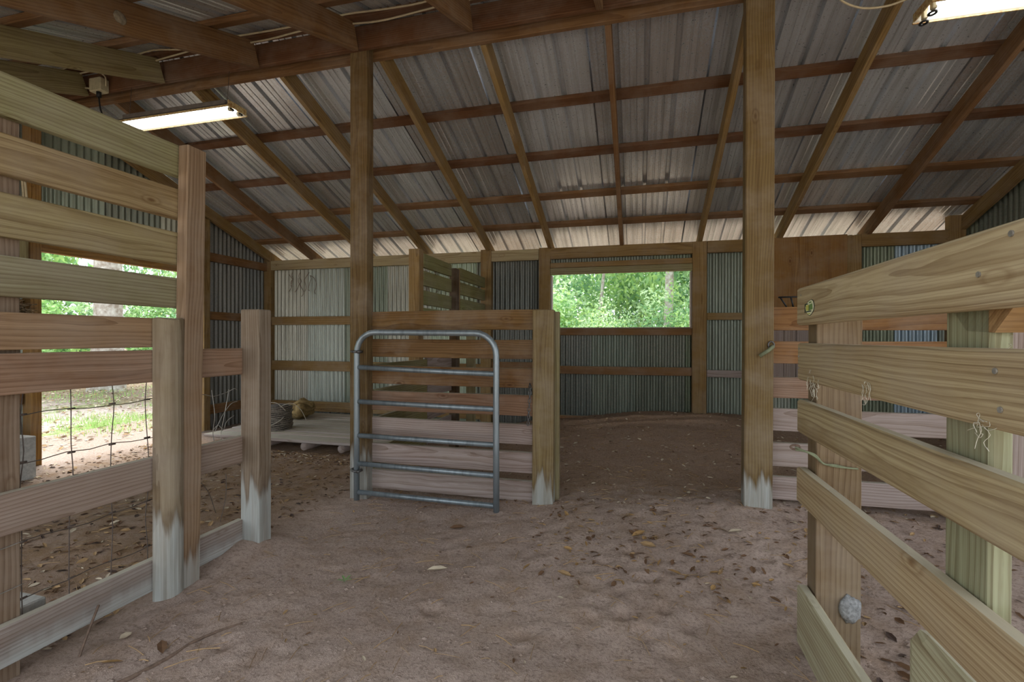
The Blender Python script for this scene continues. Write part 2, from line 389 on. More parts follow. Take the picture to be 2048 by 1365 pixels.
# ------------------------------------------------------------------ roof (named ceiling)
SL = .363
def zb(y):   # underside of rafters
    return 3.335-SL*(y-3.3) if y > 3.22 else 3.335-.355*(3.2-y)
ceiling = empty('ceiling', (0, 3.22, 3.3), kind='structure')
FAR_X = [-5.33, -4.60, -3.72, -2.82, -1.915, -1.098, -.21, .692, 1.54, 2.405, 3.25]
NEAR_X = [-5.33, -4.68, -3.83, -2.895, -2.022, -1.134, -.25, .65, 1.5, 2.37, 3.25]
RB = hexc(132, 98, 60)[:3]
NRM = Vector((0, SL, 1)).normalized(); NRMN = Vector((0, -.355, 1)).normalized()
for i, x in enumerate(FAR_X):
    a = Vector((x, 3.33, zb(3.33)))+NRM*.07; b_ = Vector((x, 6.24, zb(6.24)))+NRM*.07
    bar('rafter', ceiling, a, b_, .14, .042, NRM, WOOD, TAN if random.random() < .35 else RB, bev=.002, warp=.004, segs=4)
for i, x in enumerate(NEAR_X):
    a = Vector((x, 3.15, zb(3.15)))+NRMN*.092; b_ = Vector((x, .30, zb(.30)))+NRMN*.092
    bar('rafter', ceiling, a, b_, .184, .042, NRMN, WOOD, RB if x > -3 else OLIVE, bev=.002, warp=.003, segs=4)
for yy in (4.03, 4.62, 5.225, 5.765):
    c0 = Vector((0, yy, zb(yy)))+NRM*.161
    bar('purlin', ceiling, c0+Vector((-5.7, 0, 0)), c0+Vector((3.6, 0, 0)), .088, .04, (0, 1, -SL), WOOD, REDB if yy < 5 else RB, bev=.002, warp=.006, segs=10)
for yy in (2.80, 2.2, 1.6, 1.0, .45):
    c0 = Vector((0, yy, zb(yy)))+NRMN*.205
    bar('purlin', ceiling, c0+Vector((-5.7, 0, 0)), c0+Vector((3.6, 0, 0)), .088, .04, (0, 1, .355), WOOD, RB, bev=.002, warp=.005, segs=8)
bx('ridge_beam', ceiling, -5.4, 3.3, 3.15, 3.192, 3.335, 3.50, WOOD, REDB, warp=.004, segs=8)
bx('ridge_beam', ceiling, -5.4, 3.3, 3.288, 3.33, 3.325, 3.47, WOOD, RB, warp=.004, segs=8)
bx('ridge_purlin', ceiling, -5.7, 3.6, 3.06, 3.14, 3.50, 3.535, WOOD, REDB)

for yc_, nn_, off_ in ((3.20, NRMN, .262), (3.24, NRM, .226)):
    c0 = Vector((0, yc_, (3.335-.355*(3.2-yc_)) if nn_.y < 0 else 3.335-SL*(yc_-3.3)))+nn_*off_
    bar('ridge_cap', ceiling, c0+Vector((-5.75, 0, 0)), c0+Vector((3.5, 0, 0)), .30, .004, (0, nn_.z, -nn_.y), ROOFM, bev=0).color = (.6, .6, .6, .2)
def roof_sheet_mesh(width, y0, y1, off, nrm, far):
    """ribbed steel sheet: low trapezoid ribs every ~127 mm, doubled at the lap"""
    prof = []; x = 0.
    k = 0
    while x < width-.01:
        prof += [(x, 0.), (x+.010, .036), (x+.036, .036), (x+.046, 0.)]
        prof += [(x+.098, 0.), (x+.103, .006), (x+.113, .006), (x+.118, 0.), (x+.152, 0.), (x+.157, .006), (x+.167, .006), (x+.172, 0.)]
        x += .2223; k += 1
    prof.append((width+.03, 0.)); prof = [p for p in prof if p[0] <= width+.03]
    ysn = np.linspace(y0, y1, 7); V = []
    for j, y in enumerate(ysn):
        base = Vector((0, y, (3.335-SL*(y-3.3)) if far else 3.335-.355*(3.2-y)))+nrm*off
        for (px, ph) in prof:
            q = base+nrm*(ph+.003*math.sin(px*9+y*4)); V.append((px, q.y, q.z))
    n = len(prof); Fq = [(j*n+i, j*n+i+1, (j+1)*n+i+1, (j+1)*n+i) for j in range(len(ysn)-1) for i in range(n-1)]
    return mesh_from(V, Fq, [ROOFM])
SW = .889
mf = roof_sheet_mesh(SW, 3.14, 6.40, .183, NRM, True); mn = roof_sheet_mesh(SW, .05, 3.30, .228, NRMN, False)
xk = -5.75; k = 0
while xk < 3.5:
    o = add('roof_sheet', mf, ceiling, Matrix.Translation((xk, 0, .0015*(k % 2))))
    g_ = random.uniform(.62, .84); al = [.9, .25, .75, .3, .95, .4, .8, .35, .2, .85, .5][k % 11]
    o.color = (g_*.94, g_*.99, g_*1.06, al)
    o = add('roof_sheet', mn, ceiling, Matrix.Translation((xk+.1, 0, .0015*(k % 2))))
    g_ = random.uniform(.68, .84); o.color = (g_*.92, g_*.99, g_*1.05, .15)
    xk += SW; k += 1

# ------------------------------------------------------------------ walls
def corr(x0, x1, ztop, zbot, name='sheet'):
    """corrugated sheet in local x (along), y (depth), z; pitch 67 mm, depth 18 mm"""
    n = max(6, int((x1-x0)/.067*6)); V = []
    for i in range(n+1):
        x = x0+(x1-x0)*i/n; d =   .0150*math.sin(2*math.pi*(x)/.067)
        zt = ztop(x) if callable(ztop) else ztop
        V += [(x, d, zbot), (x, d, (zbot+zt)/2), (x, d, zt)]
    Fq = []
    for i in range(n): Fq += [(3*i, 3*i+3, 3*i+4, 3*i+1), (3*i+1, 3*i+4, 3*i+5, 3*i+2)]
    return mesh_from(V, Fq, [WALLM], True)
def sheet_run(parent, x0, x1, ztop, zbot, M, cols, alpha=.25, w=.66):
    x = x0; k = 0
    while x < x1-.02:
        e = min(x+w, x1)
        if x1-e < .1: e = x1
        o = add('corrugated_sheet', corr(x, e+(.02 if e < x1 else 0), ztop, zbot), parent, Matrix.Translation((0, 0, 0)) @ M @ Matrix.Translation((0, .002*(k % 2), 0)))
        c = cols[k % len(cols)]; c = tuple(v*random.uniform(.9, 1.08) for v in c); o.color = (*c, alpha)
        x = e; k += 1
SAGE = hexc(112, 120, 104)[:3]; SAGE2 = hexc(124, 130, 114)[:3]
LGT = hexc(176, 184, 168)[:3]; MID = hexc(140, 148, 134)[:3]; DRK = hexc(112, 120, 108)[:3]; BLU = hexc(172, 186, 200)[:3]
# --- rear wall
wb = empty('wall_back', (-1, 6.1, 0), kind='structure')
MB = Matrix.Translation((0, 6.125, 0))
sheet_run(wb, -5.42, -1.95, 2.36, -.1, MB, [LGT, LGT, MID], .3)
sheet_run(wb, -1.95, -1.16, 2.36, -.1, MB, [DRK], .3, .8)
sheet_run(wb, -1.16, .68, 1.27, -.1, MB, [SAGE, SAGE2, SAGE], .4, .56)
sheet_run(wb, -1.16, .68, 2.36, 2.02, MB, [MID], .2)
sheet_run(wb, .68, 2.27, 2.36, -.1, MB, [MID, LGT], .1, .5)
sheet_run(wb, 2.27, 3.32, 2.36, -.1, MB, [MID, BLU, MID], .15, .4)
def girt(x0, x1, z0, z1, col=TAN, y0=6.055): bx('girt', wb, x0, x1, y0, 6.108, z0, z1, WOOD, col, warp=.004, segs=4)
for z0, z1 in ((1.40, 1.52), (.727, .868), (.135, .28)): girt(-5.32, -1.98, z0, z1)
girt(-1.9, -1.21, .80, .90, BROWN)
girt(-1.1, .61, .763, .862, BROWN); girt(-1.14, .64, .10, .235, BROWN)
girt(.77, 1.5, 1.428, 1.51); girt(.77, 1.5, .756, .838, LILAC); girt(2.33, 3.14, 1.40, 1.50)
for x0, x1 in ((-5.33, -1.24), (-1.1, .61), (.77, 2.2), (2.33, 3.14)):
    bx('eave_beam', wb, x0, x1, 6.036, 6.08, 2.213, 2.352, WOOD, PALE if x0 < -2 else TAN, warp=.004, segs=4)
for x0, x1, zt in ((-5.44, -5.30, 2.46), (-2.015, -1.87, 2.37), (-1.235, -1.092, 2.36), (.607, .765, 2.35), (2.20, 2.335, 2.34), (3.13, 3.275, 2.50)):
    bx('wall_post', wb, x0, x1, 6.03, 6.115, -.1, zt, WOOD, TAN)
o = bx('plywood_panel', wb, 1.44, 2.2, 6.032, 6.05, 1.42, 2.35, WOOD, hexc(150, 112, 58)[:3])
for x0, x1, zz in ((1.455, 1.578, .70), (1.582, 1.70, .72), (1.705, 1.83, .70), (1.835, 1.95, .71)):
    bx('wall_plank', wb, x0, x1, 6.034, 6.054, zz, 1.418, WOOD, LILAC)
# --- rear window: unglazed opening
w1 = empty('window_1', (-.24, 6.05, 1.3), kind='structure')
bx('header_board', w1, -1.09, .605, 6.038, 6.075, 2.098, 2.163, WOOD, TAN)
bx('header_board', w1, -1.09, .605, 6.034, 6.072, 2.012, 2.094, WOOD, OLIVE)
bx('sill', w1, -1.09, .607, 6.045, 6.10, 1.25, 1.33, WOOD, BROWN)
bx('sill_cap', w1, -1.09, .607, 6.03, 6.12, 1.33, 1.345, WOOD, GREY)
bx('jamb', w1, -1.092, -1.072, 6.06, 6.15, 1.345, 2.01, WOOD, WEATH); bx('jamb', w1, .585, .606, 6.06, 6.15, 1.345, 2.01, WOOD, WEATH)
# --- left wall with stable door opening, sheets outside posts at x = -5.42
wl = empty('wall_left', (-5.4, 3, 0), kind='structure')
ML = Matrix(((0, -1, 0, -5.425), (1, 0, 0, 0), (0, 0, 1, 0), (0, 0, 0, 1)))
top_l = lambda y: zb(y)+.16
sheet_run(wl, .45, 3.12, top_l, -.1, ML, [DRK, MID], .3)
sheet_run(wl, 3.12, 4.98, top_l, 2.02, ML, [LGT, MID], .3)
sheet_run(wl, 4.98, 6.12, top_l, -.1, ML, [DRK], .3)
for y0, y1 in ((.5, .62), (1.7, 1.82)): bx('wall_post', wl, -5.40, -5.31, y0, y1, -.1, zb(y0)-.02, WOOD, TAN)
for z0, z1 in ((2.20, 2.31), (1.44, 1.546), (.215, .335)):
    bx('girt', wl, -5.405, -5.36, 5.0, 6.03, z0, z1, WOOD, BROWN)
for z0, z1 in ((1.44, 1.546), (.6, .7)): bx('girt', wl, -5.405, -5.36, .62, 3.08, z0, z1, WOOD, BROWN)
d1 = empty('door_1', (-5.35, 4.04, 0), kind='structure')
bx('jamb', d1, -5.405, -5.30, 3.10, 3.185, -.05, zb(3.18)-.01, WOOD, hexc(166, 126, 62)[:3])
bx('jamb', d1, -5.405, -5.30, 4.893, 4.985, -.05, zb(4.98)-.01, WOOD, TAN)
bx('header_board', d1, -5.405, -5.34, 3.185, 4.893, 1.998, 2.07, WOOD, hexc(166, 126, 62)[:3])
bx('white_strip', d1, -5.46, -5.435, 4.80, 4.95, -.02, 2.02, WOOD, hexc(226, 222, 214)[:3])  # white upright strip outside the far door jamb
# --- right wall of the rear bay
wr = empty('wall_right', (3.32, 4.6, 0), kind='structure')
MR = Matrix(((0, -1, 0, 3.33), (1, 0, 0, 0), (0, 0, 1, 0), (0, 0, 0, 1)))
sheet_run(wr, 3.3, 6.12, top_l, -.1, MR, [MID, DRK], .3)
bx('wall_post', wr, 3.21, 3.31, 3.22, 3.33, -.1, zb(3.3)-.01, WOOD, TAN)
for z0, z1 in ((1.4, 1.5), (.7, .8)): bx('girt', wr, 3.28, 3.318, 3.33, 6.03, z0, z1, WOOD, BROWN)

# ------------------------------------------------------------------ main posts under the ridge
p = empty('support_post', (-2.03, 3.25, 0), 'tall square timber post carrying the ridge beams, the tube gate hinged to it', 'post')
bx('shaft', p, -2.10, -1.958, 3.195, 3.285, -.1, 3.50, WOOD, POST, .27, warp=.003, segs=6)
p = empty('support_post', (.70, 3.26, .13), 'tall knotty timber post with whitened foot, standing right of the open stall', 'post')
bx('shaft', p, .622, .782, 3.2, 3.29, -.05, 3.50, WOOD, hexc(122, 102, 62)[:3], .36, bev=.006, warp=.003, segs=6)
tube('latch_bolt', p, [(.70, 3.175, 1.10), (.745, 3.165, 1.135), (.775, 3.18, 1.16)], .011, GREENK)
tube('latch_eye', p, [(.765+.016*math.cos(a), 3.185, 1.168+.02*math.sin(a)) for a in np.linspace(0, 6.283, 13)[:-1]], .005, CHAINM, 6, True)

# ------------------------------------------------------------------ left board fence
f = empty('board_fence', (-2.12, 1.7, 0), 'tall near fence of wide boards at the left, wire mesh across its lower gaps', 'fence')
for z0, z1, y1, col in ((1.97, 2.118, 1.862, hexc(150, 146, 104)[:3]), (1.766, 1.908, 1.86, hexc(164, 142, 98)[:3]), (1.55, 1.703, 1.86, hexc(156, 142, 100)[:3]), (1.343, 1.485, 1.86, hexc(152, 146, 112)[:3]),
                    (1.158, 1.29, 1.84, hexc(160, 130, 96)[:3])):
    bx('board', f, -2.158, -2.12, .55, y1, z0, z1, WOOD, col, warp=.002, segs=3)
for z0, z1, col in ((1.0, 1.145, hexc(154, 124, 98)[:3]), (.512, .658, GREY)):
    bx('board', f, -2.158, -2.12, .55, 2.24, z0, z1, WOOD, col, warp=.002, segs=3)
bx('board', f, -2.158, -2.12, .55, 2.21, .055, .197, WOOD, WEATH, 1.115, warp=.002, segs=3)
bar('post', f, (-2.089, 1.826, -.08), (-2.089, 1.866, 2.115), .10, .058, (0, 1, 0), WOOD, hexc(152, 126, 98)[:3], .10)
bx('post', f, -2.24, -2.16, 1.10, 1.233, -.08, 2.0, WOOD, hexc(142, 120, 98)[:3])
bx('end_post', f, -2.135, -2.012, 2.2, 2.297, -.08, 1.36, WOOD, hexc(136, 122, 102)[:3], .42, bev=.006)
# half-round pole clamped to the boards
bm = bmesh.new()
vs = []
for zz in (-.06, 1.284, 1.29):
    ring = []
    for kk in range(13):
        a = math.pi*kk/12; rr_ = .066 if zz < 1.287 else .062
        ring.append(bm.verts.new((-2.115+math.sin(a)*.07*(rr_/.066), 1.752-math.cos(a)*rr_, zz+.004*math.sin(kk))))
    vs.append(ring)
for a, b_ in zip(vs, vs[1:]):
    for kk in range(12): bm.faces.new((a[kk], a[kk+1], b_[kk+1], b_[kk]))
    bm.faces.new((a[12], a[0], b_[0], b_[12]))
bm.faces.new(vs[-1]); bmesh.ops.recalc_face_normals(bm, faces=bm.faces[:])
RX = Matrix(((0, 0, 1, 0), (0, 1, 0, 0), (-1, 0, 0, 0), (0, 0, 0, 1)))   # local x runs up the pole so the grain does too
for v in bm.verts: v.co = Vector((v.co.z, v.co.y-1.752, -(v.co.x+2.115)))
me = bpy.data.meshes.new('pole'); bm.to_mesh(me); bm.free(); me.materials.append(WOOD)
MP = Matrix(((0, 0, -1, -2.115), (0, 1, 0, 1.752), (1, 0, 0, 0), (0, 0, 0, 1)))
o = add('half_round_pole', me, f, MP); o.color = (*hexc(142, 128, 104)[:3], .33)
# woven field wire behind the boards
parts = []
for y in (1.09, 1.243, 1.40, 1.553, 1.704):
    parts.append(tube_geo(spline([(-2.17+random.uniform(-.004, .004), y+random.uniform(-.008, .008), z) for z in np.linspace(.12, 1.05, 8)], 3), .0019, 5))
for z in (.92, .746, .455, .25):
    q = [(-2.17, y, z+random.uniform(-.008, .008)-.004*abs(math.sin((y-1.09)*20.4))) for y in np.linspace(.55, 1.80, 16)]
    parts.append(tube_geo(spline(q, 2), .0019, 5))
    for y in (1.243, 1.40, 1.553, 1.704):
        parts.append(tube_geo([(-2.17, y-.012, z), (-2.17, y, z), (-2.17, y+.014, z)], .0035, 6))
V, Fq = merge_geo(parts); tag(add('wire_mesh', mesh_from(V, Fq, [WIRE], True), f), kind='stuff')
for z in (.455, .30):
    tube('wire', f, spline([(-2.156, .6, z-.02), (-2.155, 1.1, z), (-2.15, 1.235, z+.01)], 4), .0016, WIREP, 5)
# loose wires beyond the pole
for i, q in enumerate(([(1.93, .915), (1.976, .912), (2.051, .895), (2.13, .908), (2.167, .925), (2.20, .912)], [(1.95, .715), (2.02, .72), (2.06, .71), (2.09, .735), (2.114, .71), (2.15, .745), (2.2, .77)],
                       [(2.03, .93), (2.04, .80), (2.045, .70), (2.055, .62), (2.03, .55)], [(2.16, .92), (2.12, .78), (2.115, .68), (2.12, .60)], [(2.05, .71), (2.09, .79), (2.16, .84), (2.20, .85)], [(1.95, .50), (2.02, .40), (2.08, .27)], [(2.12, .47), (2.11, .35), (2.09, .22)])):
    tube('wire', f, spline([(-2.15-.02*(i % 2)+.01*math.sin(k_*2), a, b_) for k_, (a, b_) in enumerate(q)], 5), .0018, WIREP if i < 5 else WIRE, 5)

# ------------------------------------------------------------------ fence panel behind the gate
f = empty('board_fence', (-1.3, 3.28, .05), 'seven-board fence panel behind the tube gate with a square end post', 'fence')
for z0, z1, col in ((1.263, 1.405, hexc(126, 94, 48)[:3]), (1.06, 1.195, hexc(122, 92, 52)[:3]), (.858, .995, hexc(128, 92, 48)[:3]), (.66, .805, hexc(146, 112, 86)[:3]), (.462, .603, LILAC), (.262, .407, LILAC), (.065, .207, LILAC)):
    bx('board', f, -1.97, -.66, 3.272, 3.31, z0, z1, WOOD, col, warp=.003, segs=4)
bx('end_post', f, -.699, -.555, 3.2, 3.272, -.05, 1.398, WOOD, hexc(130, 110, 70)[:3], .20, bev=.005)
bx('batten', f, -.699, -.535, 3.311, 3.36, .0, 1.39, WOOD, OLIVE)

# ------------------------------------------------------------------ galvanised tube gate
gate = empty('tube_gate', (-1.98, 3.12, .05), 'galvanised steel tube gate with rounded top corners and five rungs', 'gate')
def gp(s, z): return (-1.993+s, 3.12-.04*s/1.07, z)   # along gate width s
R_ = .021; Wd = 1.075
arc = []
for a in np.linspace(math.pi, math.pi/2, 7): arc.append(gp(.15+.15*math.cos(a), 1.095+.15*math.sin(a)))
arc2 = []
for a in np.linspace(math.pi/2, 0, 7): arc2.append(gp(Wd-.15+.15*math.cos(a), 1.088+.15*math.sin(a)))
tube('gate_frame', gate, [gp(0, .02), gp(0, .5), gp(0, 1.0)]+arc+arc2+[gp(Wd, .95), gp(Wd, .5), gp(Wd+.003, .045)], R_, PIPE, 14).color = (.30, .345, .365, 0)
for zl, zr in ((.990, .965), (.740, .730), (.492, .492), (.287, .287), (.078, .084)):
    tube('rung', gate, [gp(.015, zl), gp(.5, (zl+zr)/2), gp(Wd-.015, zr)], .018, PIPE, 12).color = (.28, .325, .345, 0)
for z in (1.104, .235):
    h = tube('hinge', gate, [(-2.045, 3.195, z), (-2.045, 3.13, z), (-2.02, 3.105, z), (-1.993, 3.09, z), (-1.965, 3.11, z)], .009, CHAINM, 6)
    tube('bolt', h, [(-1.965, 3.085, z), (-1.965, 3.14, z)], .012, CHAINM, 6)

# ------------------------------------------------------------------ stall partition running to the rear wall
f = empty('board_fence', (-1.95, 4.7, .1), 'stall partition of olive boards running from the hinge post to the rear wall', 'fence')
for y0, y1 in ((4.165, 4.86), (5.12, 6.02)):
    for z0, z1 in ((1.87, 2.0), (1.70, 1.838), (1.52, 1.655), (1.35, 1.49)):
        bx('board', f, -1.985, -1.95, y0, y1, z0, z1, WOOD, hexc(138, 136, 84)[:3])
for z0, z1 in ((.86, 1.005), (.655, .81), (.43, .595), (.2, .36)):
    bx('board', f, -1.985, -1.95, 3.30, 4.24, z0, z1, WOOD, hexc(146, 136, 84)[:3])
    bx('board', f, -1.985, -1.95, 4.25, 4.86, z0-.01, z1+.02, WOOD, LILAC, .0)  # paler boards: the light on this stretch is painted in
bx('post', f, -2.06, -1.955, 4.07, 4.165, -.05, 2.03, WOOD, TAN)
bx('post', f, -1.98, -1.90, 4.86, 4.95, -.05, 1.96, WOOD, hexc(88, 66, 36)[:3])
bx('post', f, -1.99, -1.955, 5.06, 5.12, -.05, 1.98, WOOD, TAN)
bx('post', f, -1.80, -1.71, 4.9, 4.96, .0, 1.25, WOOD, OLIVE)

# ------------------------------------------------------------------ near right fence
f = empty('board_fence', (.62, 1.6, 0), 'near right fence of five thick worn boards nailed to a post, in the foreground', 'fence')
for z0, z1, col in ((1.256, 1.40, hexc(188, 170, 130)[:3]), (1.043, 1.186, hexc(184, 164, 122)[:3]), (.838, .966, hexc(180, 162, 120)[:3]), (.565, .70, hexc(180, 160, 120)[:3]), (.016, .245, hexc(182, 176, 142)[:3])):
    o = bx('board', f, .60, .639, .35, 2.115+random.uniform(-.008, .01), z0, z1, WOOD, col, .0, bev=.007, warp=.003, segs=4)
    if z0 > 1.2: b1 = o
    if 1.0 < z0 < 1.1: b2 = o
bx('post', f, .642, .79, 2.03, 2.125, -.08, 1.33, WOOD, hexc(132, 112, 82)[:3])
bx('cleat', f, .642, .68, 1.11, 1.25, .60, 1.33, WOOD, MINT, bev=.006)
# short timber with a rounded end, low behind the boards
bm = bmesh.new(); prof = [(-.045, .15), (.045, .15), (.05, .44), (.03, .50), (-.028, .505), (-.045, .48)]; rings = []
for yy, s in ((.6, 1.), (1.34, 1.), (1.38, .96), (1.398, .86)):
    rings.append([bm.verts.new((yy, a*s, (b_-.33)*s)) for a, b_ in prof])
for a, b_ in zip(rings, rings[1:]):
    for kk in range(6): bm.faces.new((a[kk], a[(kk+1) % 6], b_[(kk+1) % 6], b_[kk]))
bm.faces.new(rings[-1]); bm.faces.new(list(reversed(rings[0]))); bmesh.ops.recalc_face_normals(bm, faces=bm.faces[:])
me = bpy.data.meshes.new('timber'); bm.to_mesh(me); bm.free(); me.materials.append(WOOD)
o = add('timber', me, f, Matrix(((0, 1, 0, .688), (1, 0, 0, 0), (0, 0, 1, .33), (0, 0, 0, 1)))); o.color = (*hexc(186, 182, 150)[:3], 0)
# mitred block under the top board
bm = bmesh.new(); pr = [(1.225, 1.32), (1.225, 1.262), (1.18, 1.218), (1.10, 1.214), (1.05, 1.262), (1.05, 1.32)]
a = [bm.verts.new((.642, y, z)) for y, z in pr]; b_ = [bm.verts.new((.74, y, z)) for y, z in pr]
bm.faces.new(a); bm.faces.new(list(reversed(b_)))
for kk in range(6): bm.faces.new((a[kk], b_[kk], b_[(kk+1) % 6], a[(kk+1) % 6]))
bmesh.ops.recalc_face_normals(bm, faces=bm.faces[:]); me = bpy.data.meshes.new('block'); bm.to_mesh(me); bm.free(); me.materials.append(WOOD)
o = add('brace_block', me, f); o.color = (*hexc(158, 126, 84)[:3], 0)
# paper lumber tag (shield shape with a green and yellow picture) stapled on the top board
def flat(name, parent, pts, x, mat):   # polygon facing -x, thickness 0.4 mm
    n = len(pts); V = [(x, y, z) for y, z in pts]+[(x+.0004, y, z) for y, z in pts]
    return add(name, mesh_from(V, [tuple(range(n)), tuple(range(2*n-1, n-1, -1))]+[(i, i+n, (i+1) % n+n, (i+1) % n) for i in range(n)], [mat]), parent)
TAGW = simple('tag_paper', hexc(226, 226, 190), .6, 0, .06, 60., 0); TAGY = simple('tag_yellow', hexc(196, 194, 92), .6, 0, .1, 90., 0)
TAGG = simple('tag_green', hexc(116, 150, 84), .6, 0, .15, 90., 0); TAGK = simple('tag_ink', hexc(22, 40, 34), .6, 0, .1, 50., 0)
cy, cz = 1.972, 1.316
sh = [(.0, -.047), (.022, -.034), (.036, -.012), (.040, .008), (.034, .014), (.036, .022), (.02, .032), (.004, .042), (-.016, .046), (-.03, .038), (-.036, .022), (-.04, .004), (-.034, -.02), (-.018, -.038)]
tg = flat('lumber_tag', f, [(cy+a*1.25+.01*0, cz+.64*b_) for a, b_ in sh], .5994, TAGK)
flat('tag_face', tg, [(cy+a*1.12, cz+.64*b_*.93) for a, b_ in sh], .5990, TAGW)
flat('tag_picture', tg, [(cy+.036, cz-.64*.014), (cy+.038, cz+.64*.016), (cy+.006, cz+.64*.018), (cy+.006, cz-.64*.016)], .5986, TAGY)
flat('tag_picture', tg, [(cy+.003, cz-.64*.016), (cy+.003, cz+.64*.018), (cy-.03, cz+.64*.022), (cy-.034, cz-.64*.01)], .5986, TAGG)
flat('tag_mark', tg, [(cy+.05, cz-.64*.026), (cy+.05, cz+.64*.024), (cy+.014, cz+.64*.026), (cy+.014, cz+.64*.021), (cy+.043, cz+.64*.019), (cy+.043, cz-.64*.026)], .5982, TAGK)
flat('tag_mark', tg, [(cy+.034, cz-.64*.024), (cy+.034, cz-.64*.018), (cy-.02, cz-.64*.017), (cy-.02, cz-.64*.023)], .5982, TAGK)
flat('tag_mark', tg, [(cy+.0055, cz-.64*.016), (cy+.0055, cz+.64*.012), (cy+.002, cz+.64*.012), (cy+.002, cz-.64*.016)], .5982, TAGK)
flat('tag_mark', tg, [(cy+.006, cz+.64*.026), (cy+.002, cz+.64*.034), (cy-.018, cz+.64*.034), (cy-.02, cz+.64*.027)], .5986, TAGG)
flat('tag_mark', tg, [(cy+.028, cz-.64*.034), (cy+.02, cz-.64*.03), (cy-.008, cz-.64*.03), (cy-.008, cz-.64*.036)], .5986, TAGY)
for y, z in ((.991, 1.378), (1.071, 1.32), (1.027, 1.146), (1.014, 1.08), (2.09, 1.165), (2.095, 1.135), (2.095, 1.09), (2.07, 1.37)):
    big_ = y < 1.5
    tube('screw_head', f, [(.601, y, z), (.5985, y, z)], .0055 if big_ else .0035, WIREP, 10, smooth=False)
# twisted wire tie round its post
tie = empty('wire_tie', (.70, 2.02, .76), 'twisted green-grey wire tie looped round the near right fence post', 'wire')
for s in (0, 1):
    q = [(.57, 2.025, .795-.01*s), (.60, 2.0, .785), (.63, 2.0, .768+.006*s), (.66, 2.016-.004*s, .742), (.70, 2.018, .733+.005*s), (.74, 2.02, .73), (.775, 2.022, .728)]
    tube('strand', tie, spline(q, 5), .0035, GREENK, 6)
tube('loop', tie, [(.57+.016*math.cos(a), 2.025, .795+.008*math.sin(a)) for a in np.linspace(0, 6.283, 13)[:-1]], .004, TWIG, 6, True)

# ------------------------------------------------------------------ fence panel right of the right post
f = empty('board_fence', (1.3, 3.3, .1), 'six-board fence panel of dusty lilac and brown boards right of the knotty post', 'fence')
for z0, z1, col, xe in ((1.256, 1.40, hexc(140, 100, 56)[:3], 1.99), (1.053, 1.19, hexc(146, 104, 60)[:3], 1.99), (.84, .968, hexc(154, 122, 98)[:3], 1.99), (.635, .772, LILAC, 1.75), (.418, .562, LILAC, 1.99), (.213, .353, LILAC, 1.99)):
    bx('board', f, .74, xe, 3.295, 3.335, z0, z1, WOOD, col, warp=.003, segs=4)
bx('end_post', f, 1.895, 2.05, 3.2, 3.29, -.05, 1.62, WOOD, LILAC)
bx('batten', f, 1.776, 1.86, 3.34, 3.40, .0, 1.42, WOOD, BROWN)

# ------------------------------------------------------------------ ceiling lamps
def strip_lamp(x0, label):
    L = 1.22; z = 3.0; yc = 3.15
    t = empty('strip_light', (x0+L/2, yc, z+.06), label, 'lamp', 'shop lights hung under the ridge')
    prof = [(-.095, 0), (-.083, .006), (-.045, .048), (.045, .048), (.083, .006), (.095, 0)]
    th = .0015
    V, Fq = [], []
    for xx in (x0, x0+L):
        for y, zz in prof: V.append((xx, yc+y, z+zz))
        for y, zz in prof: V.append((xx, yc+y*1.02, z+zz+th))
    n = len(prof)
    for i in range(n-1):
        Fq.append((i, i+1, i+1+2*n, i+2*n)); Fq.append((i+n, i+3*n, i+1+3*n, i+1+n))
    Fq += [(0, 2*n, 3*n, n), (n-1, 2*n-1, 4*n-1, 3*n-1)]
    add('reflector', mesh_from(V, Fq, [PAINTG, SHELL], False, [0, 1]*(n-1)+[1, 1]), t)
    for s in (-1, 1):
        bx('reflector_lip', t, x0, x0+L, yc+s*.095-.004, yc+s*.095+.004, z-.004, z+.010, RUSTY, None, bev=.001)
    for xx in (x0+.004, x0+L-.004):
        bx('end_cap', t, xx-.004, xx+.004, yc-.09, yc+.09, z+.004, z+.05, RUSTY, None, bev=.001)
        for s in (-1, 1):
            ex = xx+(.03 if xx < x0+.5 else -.03)
            so = bx('socket', t, ex-.012, ex+.012, yc+s*.042-.014, yc+s*.042+.014, z-.012, z+.046, IVORY, None, bev=.003)
            tube('socket_ring', so, [(ex-.014*(1 if xx < x0+.5 else -1), yc+s*.042+.016*math.cos(a), z-.002+.021*math.sin(a)) for a in np.linspace(0, 6.283, 13)[:-1]], .0065, BLACK, 6, True)
    for s in (-1, 1):
        tube('tube', t, [(x0+.04, yc+s*.042, z+.014), (x0+L-.04, yc+s*.042, z+.014)], .018, TUBEM, 12)
    bx('ballast_cover', t, x0+.08, x0+L-.08, yc-.045, yc+.045, z+.05, z+.085, SHELL, None)
    for xx in (x0+.1, x0+L-.1):
        tube('hanger', t, [(xx, yc, z+.085), (xx+.003, yc+.005, z+.2), (xx, yc+.02, 3.36)], .0022, WIRE, 5)
    return t
strip_lamp(-4.30, 'lit twin-tube shop light with rusty lip above the tall left fence')
strip_lamp(1.50, 'lit twin-tube shop light cut off by the top right corner')
jb = empty('junction_box', (-4.48, 3.12, 3.36), 'ivory outlet box on the ridge beam with a black plug hanging below', 'outlet')
bx('box', jb, -4.55, -4.42, 3.07, 3.148, 3.305, 3.42, IVORY, None, bev=.008)
tube('plug', jb, [(-4.475, 3.10, 3.306), (-4.475, 3.10, 3.262)], .018, CORDK, 8)
tube('conduit', jb, [(-4.55, 3.12, 3.35), (-4.63, 3.10, 3.36)], .008, IVORY, 6)
tube('feed_cable', jb, spline([(-4.41, 3.11, 3.35), (-4.40, 3.10, 3.42), (-4.45, 3.09, 3.47), (-4.46, 3.08, 3.54)], 5), .006, CABLE, 6)
